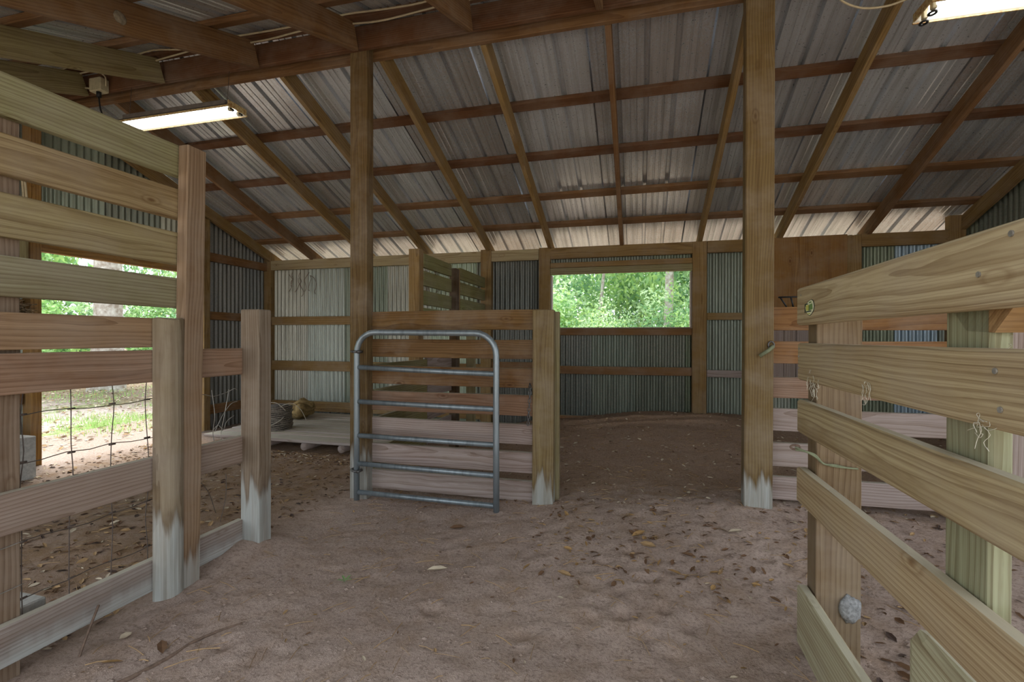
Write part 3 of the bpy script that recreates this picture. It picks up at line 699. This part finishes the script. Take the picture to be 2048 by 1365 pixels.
tag(tube('power_cord', None, spline([(-4.475, 3.10, 3.262), (-4.46, 3.10, 3.17), (-4.44, 3.11, 3.10), (-4.40, 3.12, 3.07), (-4.28, 3.13, 3.045), (-4.20, 3.15, 3.075)], 6), .006, CORDK, 6), 'black power cord dropping from the outlet box to the left shop light', 'cord')
tag(tube('power_cord', None, spline([(1.05, 3.12, 3.33), (1.08, 3.13, 3.16), (1.20, 3.16, 3.09), (1.34, 3.17, 3.08), (1.46, 3.16, 3.10), (1.56, 3.15, 3.09)], 6), .006, CABLE, 6), 'pale cord sagging into the end of the top right shop light', 'cord')
q = []
for i, x in enumerate(np.arange(-5.2, 2.9, .29)): q.append((x, 3.03-.015*(i % 3), 3.50-.022*math.sin(i*1.35)**2))
tag(tube('ridge_cable', None, spline(q, 4), .007, CABLE, 6), 'cream electric cable stapled along the ridge beam, the upper and tauter one', 'cable')
q = [(x, 3.07+.01*math.sin(i*.7), 3.485-.03*math.sin(i*.9+1)**2) for i, x in enumerate(np.arange(-5.2, 2.9, .31))]
tag(tube('ridge_cable', None, spline(q, 4), .007, CABLE, 6), 'cream electric cable sagging loosely just below the other ridge cable', 'cable')

# ------------------------------------------------------------------ chains
def chain(name, pts, label, lk=.030, r=.0034):
    t = empty(name, pts[0], label, 'chain')
    prof = []
    for a in np.linspace(0, 2*math.pi, 13)[:-1]:
        prof.append((.0085*math.cos(a), 0, lk*.5*math.sin(a)))
    me = mesh_from(*tube_geo(prof, r, 5, True), [CHAINM], True)
    path = spline(pts, 12); acc = 0.; k = 0; last = path[0]
    for a, b_ in zip(path, path[1:]):
        acc += (b_-a).length
        if acc > lk*.72:
            acc = 0.; d = (a-b_).normalized(); x = Vector((1, 0, 0)) if k % 2 else Vector((0, 1, 0)); x = (x-d*x.dot(d)).normalized(); y = d.cross(x)
            M = Matrix(((x.x, y.x, d.x, b_.x), (x.y, y.y, d.y, b_.y), (x.z, y.z, d.z, b_.z), (0, 0, 0, 1)))
            add('chain_link', me, t, M); k += 1
    return t
def fine(p0, p1, n): return [Vector(p0).lerp(Vector(p1), i/n) for i in range(n+1)]
chain('chain', fine((-2.158, 2.262, 1.165), (-2.16, 2.255, .60), 40), 'steel chain hanging down the side of the white-footed fence end post')
chain('chain', [(-.725, 3.245, .90), (-.712, 3.19, .85), (-.718, 3.19, .74), (-.725, 3.19, .62)], 'short chain hanging beside the fence post right of the tube gate', .03)

# ------------------------------------------------------------------ pallet, wire coil, sack
pal = empty('pallet', (-3.5, 5.1, .02), 'weathered wooden slatted platform on log runners in the rear left corner', 'pallet')
y = 4.35; k = 0
while y < 5.95:
    w = [.13, .10, .14, .115, .14, .13][k % 6]
    bx('slat', pal, -4.75+random.uniform(-.03, .03), -2.35+random.uniform(-.03, .03), y, y+w, .094, .120+random.uniform(0, .008), WOOD, jit(WEATH, .22), bev=.008); y += w+.015; k += 1
for x in (-4.45, -3.93, -3.42, -2.97, -2.5):
    tube('runner', pal, [(x, 4.365, .056), (x+.02, 5.2, .058), (x, 5.92, .056)], .043, WOOD, 10, r1=.040).color = (*LILAC, 0)
coil = empty('wire_coil', (-4.15, 4.82, .125), 'roll of rusty barbed wire standing on the slatted platform', 'wire roll')
parts = []
for i in range(15):
    zc = .135+i*.0185; rad = .165+random.uniform(-.008, .008)
    parts.append(tube_geo([(-4.15+rad*math.cos(a)+random.uniform(-.003, .003), 4.82+rad*math.sin(a)+random.uniform(-.003, .003), zc+.006*math.sin(3*a+i)) for a in np.linspace(0, 6.283, 29)[:-1]], .0085, 5, True))
    for j in range(7):
        a = random.uniform(0, 6.28); c = Vector((-4.15+rad*math.cos(a), 4.82+rad*math.sin(a), zc)); d = Vector((random.uniform(-1, 1), random.uniform(-1, 1), random.uniform(-1, 1))).normalized()*.018
        parts.append(tube_geo([c-d, c+d], .0018, 4))
V, Fq = merge_geo(parts); tag(add('windings', mesh_from(V, Fq, [BARB], True), coil), kind='stuff')
tube('core', coil, [(-4.15, 4.82, .126), (-4.15, 4.82, .40)], .13, simple('spool_board', hexc(110, 102, 92), .9, 0, .3, 40., .3), 20)
for q in ([(-4.30, 4.74, .34), (-4.22, 4.72, .43), (-4.08, 4.72, .45), (-4.0, 4.73, .40), (-3.96, 4.74, .36)], [(-4.24, 4.68, .14), (-4.10, 4.65, .19), (-4.0, 4.68, .245), (-3.97, 4.72, .29)], [(-4.05, 4.75, .40), (-3.93, 4.80, .44), (-3.84, 4.85, .36), (-3.80, 4.9, .22)]):
    tube('loose_end', coil, spline(q, 6), .004, TWINE, 5)
bm = bmesh.new(); bmesh.ops.create_icosphere(bm, subdivisions=4, radius=1)
for v in bm.verts:
    n_ = v.co.normalized(); w = 1+.16*math.sin(n_.x*5+1)*math.cos(n_.y*4)+.08*math.sin(n_.z*9+n_.x*7)
    x, yv, z = n_.x*.165*w, n_.y*.19*w, n_.z*.125*w
    v.co = Vector((x+z*.25, yv, max(z, -.105)+.105+(.03 if n_.z > .5 and n_.x > 0 else 0)))
me = bpy.data.meshes.new('sack'); bm.to_mesh(me); bm.free(); me.materials.append(SACKM); me.shade_smooth()
sack = empty('feed_sack', (-4.42, 5.55, .125), 'crumpled tan burlap sack lying behind the wire roll', 'sack')
add('bag', me, sack, Matrix.Translation((-4.42, 5.55, .125)))
tube('folded_mouth', sack, spline([(-4.38, 5.40, .33), (-4.32, 5.44, .36), (-4.27, 5.52, .34), (-4.26, 5.6, .28)], 5), .022, SACKM, 8)

# ------------------------------------------------------------------ concrete blocks, nest box, rack, nests
def block(x0, x1, y0, y1, z0, z1, label):
    t = empty('concrete_block', ((x0+x1)/2, (y0+y1)/2, z0), label, 'block', None)
    bx('body', t, x0, x1, y0, y1, z0, z1, CONC, None, bev=.006)
    return t
t = block(-5.10, -4.90, 2.70, 2.905, .0, .375, 'grey concrete block with a blue mark against the left door jamb')
z = .25
for a, b_ in (((-.045, .0), (.05, .02)), ((-.01, -.04), (.03, .03)), ((.0, .03), (.045, .05)), ((-.02, .04), (.0, -.02))):
    pass
for q in ([(-5.06, .27), (-5.03, .285), (-4.98, .275)], [(-5.035, .29), (-5.02, .24), (-4.99, .22)], [(-5.01, .27), (-4.97, .25)]):
    tube('blue_mark', t, [(x, 2.698, zz) for x, zz in q], .004, BLUEP, 5)
block(-5.28, -5.10, 2.62, 2.80, .0, .44, 'taller grey concrete block half hidden behind the blue-marked one')
block(-2.47, -2.28, 1.20, 1.385, -.01, .17, 'low grey concrete block behind the bottom board of the left fence')
nb = empty('nest_box', (-5.1, 2.85, 1.9), 'weathered plank nest box fixed beside the left door jamb', 'box')
bx('front_board', nb, -5.12, -5.09, 2.66, 2.865, 1.88, 2.03, WOOD, TAN); bx('side_board', nb, -5.12, -5.085, 2.87, 2.962, 1.88, 2.03, WOOD, OLIVE)
bx('top_board', nb, -5.31, -5.08, 2.64, 2.965, 2.032, 2.075, WOOD, OLIVE); bx('bottom_board', nb, -5.31, -5.09, 2.66, 2.95, 1.85, 1.88, WOOD, OLIVE); bx('back_board', nb, -5.31, -5.28, 2.66, 2.96, 1.88, 2.03, WOOD, OLIVE)
bx('bracket', nb, -5.31, -5.12, 2.66, 2.70, 1.30, 1.85, WOOD, TAN); bx('shelf', nb, -5.31, -5.05, 2.66, 3.02, 1.36, 1.39, WOOD, BROWN)
parts = []
for i in range(220):
    c = Vector((-5.17+random.gauss(0, .05), 2.88+random.gauss(0, .06), 1.40+abs(random.gauss(0, .055)))); d = Vector((random.uniform(-1, 1), random.uniform(-1, 1), random.uniform(-.4, .4))).normalized()*random.uniform(.03, .07)
    parts.append(tube_geo([c-d, c+Vector((0, 0, .008)), c+d], random.uniform(.002, .005), 4))
V, Fq = merge_geo(parts); nst = add('bird_nest', mesh_from(V, Fq, [STRAW]), None); tag(nst, 'messy bird nest of straw on the shelf below the nest box', 'nest', None)
for i, q in enumerate(([(-5.16, 2.95, 2.9), (-5.15, 2.97, 2.6), (-5.14, 2.985, 2.35), (-5.13, 3.0, 2.075)], [(-5.2, 2.93, 2.9), (-5.17, 2.955, 2.65), (-5.16, 2.97, 2.4), (-5.15, 2.95, 2.075)])):
    tag(tube('hanging_cable', None, spline(q, 5), .009, CABLE, 6), ('cream cable hanging down the left door jamb, the one nearer the jamb', 'cream cable hanging by the left door jamb, the one farther from the jamb')[i], 'cable')
rk = empty('steel_rack', (.885, 3.31, 1.40), 'small black steel hook rack standing on the top board behind the knotty post', 'rack')
tube('rail', rk, [(.835, 3.315, 1.462), (1.02, 3.315, 1.464)], .005, BLACK, 6)
tube('leg', rk, [(.845, 3.315, 1.462), (.882, 3.315, 1.401)], .005, BLACK, 6); tube('leg', rk, [(.905, 3.315, 1.462), (.918, 3.315, 1.401)], .005, BLACK, 6); tube('leg', rk, [(1.0, 3.315, 1.462), (1.0, 3.315, 1.401)], .005, BLACK, 6)
for i, (x0, z0, lab) in enumerate(((-4.86, 2.18, 'dry dead vine clinging to the rear corrugated wall above the platform'), (-2.62, 2.16, 'short dead vine on the rear corrugated wall left of the stall partition'))):
    parts = []
    for j in range(7):
        a = Vector((x0+random.uniform(-.22, .22), 6.095, z0-random.uniform(0, .12))); q = [a]
        for k_ in range(5): a = a+Vector((random.uniform(-.06, .06), random.uniform(-.006, .006), -random.uniform(.02, .08))); q.append(a)
        parts.append(tube_geo(spline(q, 3), .004, 4))
    V, Fq = merge_geo(parts); tag(add('dead_vine', mesh_from(V, Fq, [TWIG], True)), lab, 'vine')
def lump(name, c, s, mat, label, cat, seed, sq=1.):
    bm = bmesh.new(); bmesh.ops.create_icosphere(bm, subdivisions=3, radius=1); r_ = random.Random(seed)
    for v in bm.verts:
        n_ = v.co.copy(); k_ = 1+.12*math.sin(n_.x*6+seed)*math.cos(n_.y*7)+r_.uniform(-.07, .07); v.co = Vector((n_.x*s[0]*k_, n_.y*s[1]*k_, n_.z*s[2]*k_))
    me = bpy.data.meshes.new(name); bm.to_mesh(me); bm.free(); me.materials.append(mat); me.shade_smooth()
    return tag(add(name, me, None, Matrix.Translation(c)), label, cat)
lump('mud_nest', (.752, 2.027, .21), (.036, .02, .050), MUDG, 'grey mud wasp nest stuck low on the near right fence post', 'nest', 3)
lump('mud_nest', (-2.872, 2.10, 3.03), (.010, .037, .034), MUD, 'flat round mud wasp nest on the side of a rafter', 'nest', 5)
# cobwebs on the near right boards
def web(c, n, s, label):
    parts = []
    for i in range(n):
        a = Vector(c)+Vector((random.uniform(-.004, .01), random.gauss(0, s), random.gauss(0, s*.45))); q = [a]
        for k_ in range(4): a = a+Vector((random.uniform(-.003, .003), random.uniform(-.02, .02), random.uniform(-.02, .008))); q.append(a)
        parts.append(tube_geo(spline(q, 3), .0006, 4))
    V, Fq = merge_geo(parts); tag(add('cobweb', mesh_from(V, Fq, [WEB], True)), label, 'cobweb', None, 'stuff')
web((.596, 1.93, 1.045), 22, .035, 'dusty cobweb sagging under the end of the second near right board')
web((.596, 1.52, 1.08), 9, .015, 'thin dusty cobweb strand on the middle of the second near right board')
web((.596, 1.05, 1.05), 7, .010, 'small dusty cobweb tuft on the second near right board by the frame edge')
web((.66, 1.16, 1.2), 14, .03, 'dusty cobweb under the mitred block below the top right board')

# ------------------------------------------------------------------ litter on the floor
LEAFP = [(-.5, 0, 0), (-.2, .18, .05), (.2, .17, .06), (.5, 0, 0), (.2, -.17, .06), (-.2, -.18, .05), (-.2, 0, 0), (.2, 0, 0)]
LEAFF = [(0, 6, 1), (6, 7, 2, 1), (7, 3, 2), (0, 5, 6), (5, 4, 7, 6), (4, 3, 7)]
def leaves_mesh(items):
    V, Fq, mi = [], [], []
    for (x, y, z, L, W, az, tx, ty, m) in items:
        M = Matrix.Translation((x, y, z)) @ Matrix.Rotation(az, 4, 'Z') @ Matrix.Rotation(tx, 4, 'X') @ Matrix.Rotation(ty, 4, 'Y'); b0 = len(V)
        for p_ in LEAFP: V.append(M @ Vector((p_[0]*L, p_[1]*W*2.6, p_[2]*L)))
        for f_ in LEAFF: Fq.append(tuple(i+b0 for i in f_)); mi.append(m)
    return mesh_from(V, Fq, LITM, False, mi)
items = []
def scatter(n, x0, x1, y0, y1, Lr, mats, dens=None):
    for _ in range(n):
        x, y = random.uniform(x0, x1), random.uniform(y0, y1)
        if dens and random.random() > dens(x, y): continue
        if x < -7 or x > 4.2 or y > 6.05: continue
        L = random.uniform(*Lr); items.append((x, y, hz(x, y)+.004, L, L*random.uniform(.25, .5), random.uniform(0, 6.3), random.gauss(0, .3), random.gauss(0, .2), random.choice(mats)))
scatter(2600, -5.3, -2.2, .8, 4.3, (.02, .06), [0, 1, 1, 0, 3, 4])
scatter(900, -5.3, -2.0, 4.0, 4.4, (.02, .05), [0, 1, 2, 3])
scatter(800, -2.0, 1.2, .8, 3.3, (.010, .038), [0, 1, 1, 2, 0, 3], lambda x, y: .25+.75*(y > 2.1)*(x > -.6))
scatter(230, -.6, .6, 2.3, 3.3, (.02, .06), [0, 1, 2, 0, 1, 1])
scatter(1500, -1.9, 3.2, 3.2, 6.0, (.015, .05), [0, 1, 3, 3, 3, 0])
scatter(900, .7, 3.2, .8, 3.4, (.02, .06), [0, 1, 1, 4])
tag(add('leaf_litter', leaves_mesh(items)), 'scattered small dry leaves and bits all over the dirt floor', 'leaf litter', None, 'stuff')
parts = []
for _ in range(1500):
    x = random.choice((random.uniform(-5.2, -2.2), random.uniform(-2, 1.2), random.uniform(-2, 3))); y = random.uniform(.9, 5.9); z = hz(x, y)+.004; a = random.uniform(0, 3.14); L = random.uniform(.015, .06)
    parts.append(tube_geo([(x-L*math.cos(a), y-L*math.sin(a), z), (x, y, z+.004), (x+L*math.cos(a), y+L*math.sin(a), z)], random.uniform(.0007, .0018), 3))
V, Fq = merge_geo(parts); tag(add('straw_litter', mesh_from(V, Fq, [LITM[0]])), 'straw stems and fine twigs strewn over the dirt floor', 'straw', None, 'stuff')
LEAVES = ((-1.087, 2.811, .10, 1, 'big brown curled leaf on the floor before the middle of the tube gate'), (-1.35, 2.86, .06, 0, 'small tan leaf on the floor under the tube gate, left of the big brown one'), (0, 2.78, .085, 2, 'ochre leaf on the aisle floor right of the gate end post'),
    (.05, 2.68, .09, 0, 'long tan leaf just in front of the ochre leaf by the gate end post'), (.25, 2.62, .07, 1, 'brown leaf among the hoof prints before the open stall'), (.17, 2.45, .08, 2, 'ochre leaf in the middle of the hoof-printed patch'),
    (.36, 2.30, .09, 0, 'tan leaf at the near end of the hoof-printed patch'), (.52, 2.9, .08, 3, 'pale leaf lying close to the foot of the knotty post'), (-.35, 2.35, .08, 0, 'lone tan leaf on the bare floor at the centre of the aisle'),
    (.30, 1.45, .09, 2, 'ochre leaf near the bottom edge, beside the lowest right board'), (.26, 1.36, .08, 0, 'tan leaf touching the ochre one beside the lowest right board'), (-.55, 1.4, .08, 1, 'brown leaf at the bottom centre of the floor'),
    (-1.86, 1.33, .07, 2, 'ochre leaf between the stick and the long branch'), (-1.76, 1.44, .08, 1, 'brown leaf against the long branch'), (-1.97, 1.46, .06, 3, 'pale leaf at the foot of the left fence near the stick'))
for (x, y, L, m, lab) in LEAVES:
    o = add('dry_leaf', leaves_mesh([(0, 0, 0, L, L*.42, random.uniform(0, 6.3), random.gauss(0, .25), random.gauss(0, .15), m)]), None, Matrix.Translation((x, y, hz(x, y)+.008)))
    tag(o, lab, 'leaf', 'larger dry leaves on the aisle floor')
o = add('bark_chip', leaves_mesh([(0, 0, 0, .11, .035, .6, .2, .1, 3)]), None, Matrix.Translation((-.993, 2.286, hz(-.993, 2.286)+.01))); tag(o, 'pale splinter of wood lying mid-floor in front of the gate', 'chip')
def sprig_mesh():
    V, Fq, mi = [], [], []
    for a in (0, 1.3, 2.5, 3.9, 5.2):
        M = Matrix.Rotation(a, 4, 'Z') @ Matrix.Translation((.02, 0, .004)) @ Matrix.Rotation(-.3, 4, 'Y'); b0 = len(V)
        for p_ in LEAFP: V.append(M @ Vector((p_[0]*.04, p_[1]*.03, p_[2]*.04)))
        Fq += [tuple(i+b0 for i in f_) for f_ in LEAFF]
    return mesh_from(V, Fq, [LEAFS[1]])
tag(add('seedling', sprig_mesh(), None, Matrix.Translation((-1.41, 2.105, hz(-1.41, 2.105)+.006))), 'tiny green seedling in the dirt between post and gate', 'plant')
tag(tube('stick', None, spline([(-2.04, 1.335, hz(-2.04, 1.335)-.02), (-2.06, 1.38, .045), (-2.098, 1.45, .125)], 5), .0045, TWIG, 6), 'thin dark stick poking from the ground at the left fence', 'stick')
q = [(-1.75, 1.22), (-1.716, 1.29), (-1.70, 1.36), (-1.688, 1.42), (-1.676, 1.50), (-1.64, 1.58), (-1.59, 1.65)]
tag(tube('branch', None, spline([(x, y, hz(x, y)+.003) for x, y in q], 5), .010, TWIG, 7, r1=.004), 'long thin branch lying on the floor near the left fence', 'branch')

r = np.random.default_rng(21); N_ = 7000
ico = [(0, 0, 1), (.89, 0, .45), (.28, .85, .45), (-.72, .53, .45), (-.72, -.53, .45), (.28, -.85, .45)]; icf = [(0, 1, 2), (0, 2, 3), (0, 3, 4), (0, 4, 5), (0, 5, 1)]
V, Fq = [], []
for i in range(N_):
    x, y = (r.uniform(-2.0, 1.4), r.uniform(.8, 3.4)) if i < 4200 else (r.uniform(-5, 3.1), r.uniform(.9, 5.95))
    k_ = r.uniform(.0025, .008) if r.random() < .93 else r.uniform(.008, .016); z = hz(x, y)-.001; b0 = len(V); a = r.uniform(.6, 1.3)
    V += [(x+p_[0]*k_*a, y+p_[1]*k_, z+p_[2]*k_*.8) for p_ in ico]; Fq += [tuple(j+b0 for j in f_) for f_ in icf]
tag(add('dirt_clods', mesh_from(V, Fq, [DIRT])), 'crumbs and clods of sandy dirt over the floor', 'dirt clods', None, 'stuff')
# ------------------------------------------------------------------ trees and bushes outside
def crown_mesh(n, seed, size, flat=1.):
    r = np.random.default_rng(seed); V, Fq, mi = [], [], []
    # clumps
    nc = 38; C = r.normal(0, 1, (nc, 3)); C = C/np.linalg.norm(C, axis=1)[:, None]*(r.random((nc, 1))**.45); C[:, 2] *= flat
    ids = r.integers(0, nc, n); P = C[ids]+r.normal(0, .15, (n, 3))
    cm = r.integers(0, 4, nc)
    A = r.normal(0, 1, (n, 3)); A /= np.linalg.norm(A, axis=1)[:, None]; B = np.cross(A, r.normal(0, 1, (n, 3))); B /= np.linalg.norm(B, axis=1)[:, None]
    L = size*(.6+.8*r.random((n, 1)))
    v0 = P-A*L; v1 = P+B*L*.45; v2 = P+A*L; v3 = P-B*L*.45
    V = np.stack([v0, v1, v2, v3], 1).reshape(-1, 3)
    Fq = np.arange(4*n).reshape(n, 4).tolist(); mi = np.where(r.random(n) < .75, cm[ids], r.integers(0, 4, n)).astype(np.int32)
    return mesh_from(V, Fq, LEAFS, False, mi)
CROWN = [crown_mesh(5200, 11, .042), crown_mesh(5200, 12, .048, .8), crown_mesh(5200, 13, .036)]
def trunk_geo(x, y, z0, h, r, lean=(0, 0)):
    n = 10; V, Fq = [], []
    for j in range(n+1):
        t = j/n; cx, cy = x+lean[0]*t+.04*math.sin(t*5), y+lean[1]*t+.03*math.cos(t*4); rad = r*(1.25-.25*min(t*6, 1))*(1-.45*t)
        for k_ in range(14):
            a = 2*math.pi*k_/14; rr_ = rad*(1+.05*math.sin(k_*2.3+j)); V.append((cx+rr_*math.cos(a), cy+rr_*math.sin(a), z0+h*t))
    for j in range(n):
        for k_ in range(14): Fq.append((j*14+k_, j*14+(k_+1) % 14, (j+1)*14+(k_+1) % 14, (j+1)*14+k_))
    return V, Fq
def crown(parent, c, s, i):
    M = Matrix.Translation(c) @ Matrix.Rotation(random.uniform(0, 6.28), 4, 'Z') @ Matrix.Diagonal((s[0], s[1], s[2], 1)); return add('foliage', CROWN[i % 3], parent, M)
def tree(x, y, h, r, label, crowns, lean=(0, 0), group=None):
    t = empty('tree', (x, y, 0), label, 'tree', group)
    add('trunk', mesh_from(*trunk_geo(x, y, -.1, h, r, lean), [BARK], True), t)
    for i, (dx, dy, dz, sx, sy, sz) in enumerate(crowns): crown(t, (x+dx, y+dy, dz), (sx, sy, sz), i+int(abs(x*7)))
    return t
tree(-12.0, 8.46, 9, .30, 'thick lichen-spotted trunk seen through the gaps of the left fence', [(0, 0, 8, 3, 3, 2.2), (-1.5, 1.5, 6.5, 2.2, 2.2, 1.5)])
tree(.80, 16.0, 9, .15, 'slender pale trunk seen at the right in the rear window', [(0, 0.6, 7.5, 2.4, 2.2, 2), (.9, -.2, 3.9, 1.0, .8, .8)], (.25, 0))
tree(-1.7, 18.0, 8, .07, 'thin dark trunk leaning at the centre of the rear window', [(0, 0, 7, 2.2, 2.2, 2)], (.9, 0))
k = 0
for (x, y, z, sx, sy, sz) in ((-4.6, 15.5, 1.6, 2.0, 1.4, 2.4), (-2.4, 14.0, 1.3, 1.8, 1.2, 1.6), (-.6, 13.2, .9, 1.5, 1.1, 1.35), (1.3, 14.4, 1.3, 1.6, 1.2, 1.5), (3.0, 15.6, 1.8, 1.9, 1.3, 2.4), (-3.2, 19, 3.0, 3, 1.6, 3), (.2, 19.5, 3.2, 3.2, 1.6, 3.2), (3.4, 20, 3.4, 3.2, 1.6, 3.2), (-6.5, 20, 3.6, 3.2, 1.6, 3.4), (-1.0, 24, 5, 4.5, 2, 5), (4.5, 24, 5, 4.5, 2, 5), (-1.9, 9.8, .7, 1.0, .8, 1.0)):
    lab = ['pale leafy bush', 'bright green bush', 'dense rounded bush', 'yellow-green bush', 'tall bush', 'broad green thicket', 'tall green thicket', 'distant green thicket', 'wide green thicket', 'high leafy thicket', 'far leafy thicket', 'small near bush'][k]
    pos = ['at the left edge behind the rear window', 'low in the left half of the rear window view', 'at the foot of the rear window view, centre', 'in front of the slender pale trunk', 'right of the slender pale trunk', 'behind the bushes left of the window centre', 'behind the bushes in the middle of the window', 'behind the bushes at the window right edge', 'far left beyond the rear wall', 'closing the view behind the window centre', 'closing the view behind the window right', 'standing close outside the rear window, left'][k]
    t = empty('bush', (x, y, 0), lab+' '+pos, 'bush', None)
    crown(t, (x, y, z), (sx, sy, sz), k)
    tube('stem', t, [(x, y, -.1), (x+.1, y, z*.5), (x, y+.1, z)], .04, BARK, 7); k += 1
k = 0
for (x, y, z, sx, sy, sz) in ((-15.5, 7.2, 1.0, 1.5, 1.8, 1.3), (-16.5, 10.0, 1.2, 1.6, 2.0, 1.6), (-15.0, 13.0, 1.2, 1.5, 2.0, 1.5), (-19, 6.8, 2.6, 2, 3, 3), (-20, 11, 3.0, 2, 3.2, 3.4), (-19, 16, 3.0, 2, 3.2, 3.4), (-25, 13, 5, 3, 6, 5.5)):
    lab = ['bright leafy bush at the left in the view through the left fence', 'bright leafy bush behind the thick trunk outside the left door', 'bright leafy bush right of the thick trunk outside the left door', 'tall green thicket at far left outside the left door', 'tall green thicket behind the thick trunk', 'tall green thicket right of the thick trunk', 'distant wall of leaves closing the view through the left door'][k]
    t = empty('bush', (x, y, 0), lab, 'bush', None)
    crown(t, (x, y, z), (sx, sy, sz), k)
    tube('stem', t, [(x, y, -.1), (x+.1, y, z*.5), (x, y+.1, z)], .05, BARK, 7); k += 1
# fallen leaves and tufts on the ground outside the door
items = []
for _ in range(5200):
    x, y = random.uniform(-13.5, -5.9), random.uniform(2.6, 10.5); L = random.uniform(.03, .085)
    items.append((x, y, .02 if x < -7 else hz(x, y)+.01, L, L*.4, random.uniform(0, 6.3), random.gauss(0, .3), random.gauss(0, .2), random.choice([0, 1, 3, 3, 3, 0])))
tag(add('fallen_leaves', leaves_mesh(items)), 'pale fallen leaves covering the yard outside the left door', 'fallen leaves', None, 'stuff')
r = np.random.default_rng(3); V, Fq = [], []
cs = [(r.uniform(-13, -6.2), r.uniform(3, 10)) for _ in range(75)]+[(-7.6+r.normal(0, .7), 5.2+r.normal(0, .3)) for _ in range(22)]
for cx, cy in cs:
    for _ in range(40):
        x, y = cx+r.normal(0, .14), cy+r.normal(0, .14); a = r.uniform(0, 6.3); h = r.uniform(.03, .09); w = .006; b0 = len(V)
        V += [(x-w*math.cos(a), y-w*math.sin(a), -.02), (x+w*math.cos(a), y+w*math.sin(a), -.02), (x+r.normal(0, .03), y+r.normal(0, .03), h)]; Fq.append((b0, b0+1, b0+2))
tag(add('grass', mesh_from(V, Fq, [LEAFS[0]])), 'patchy green grass in the yard outside the left door', 'grass', None, 'stuff')
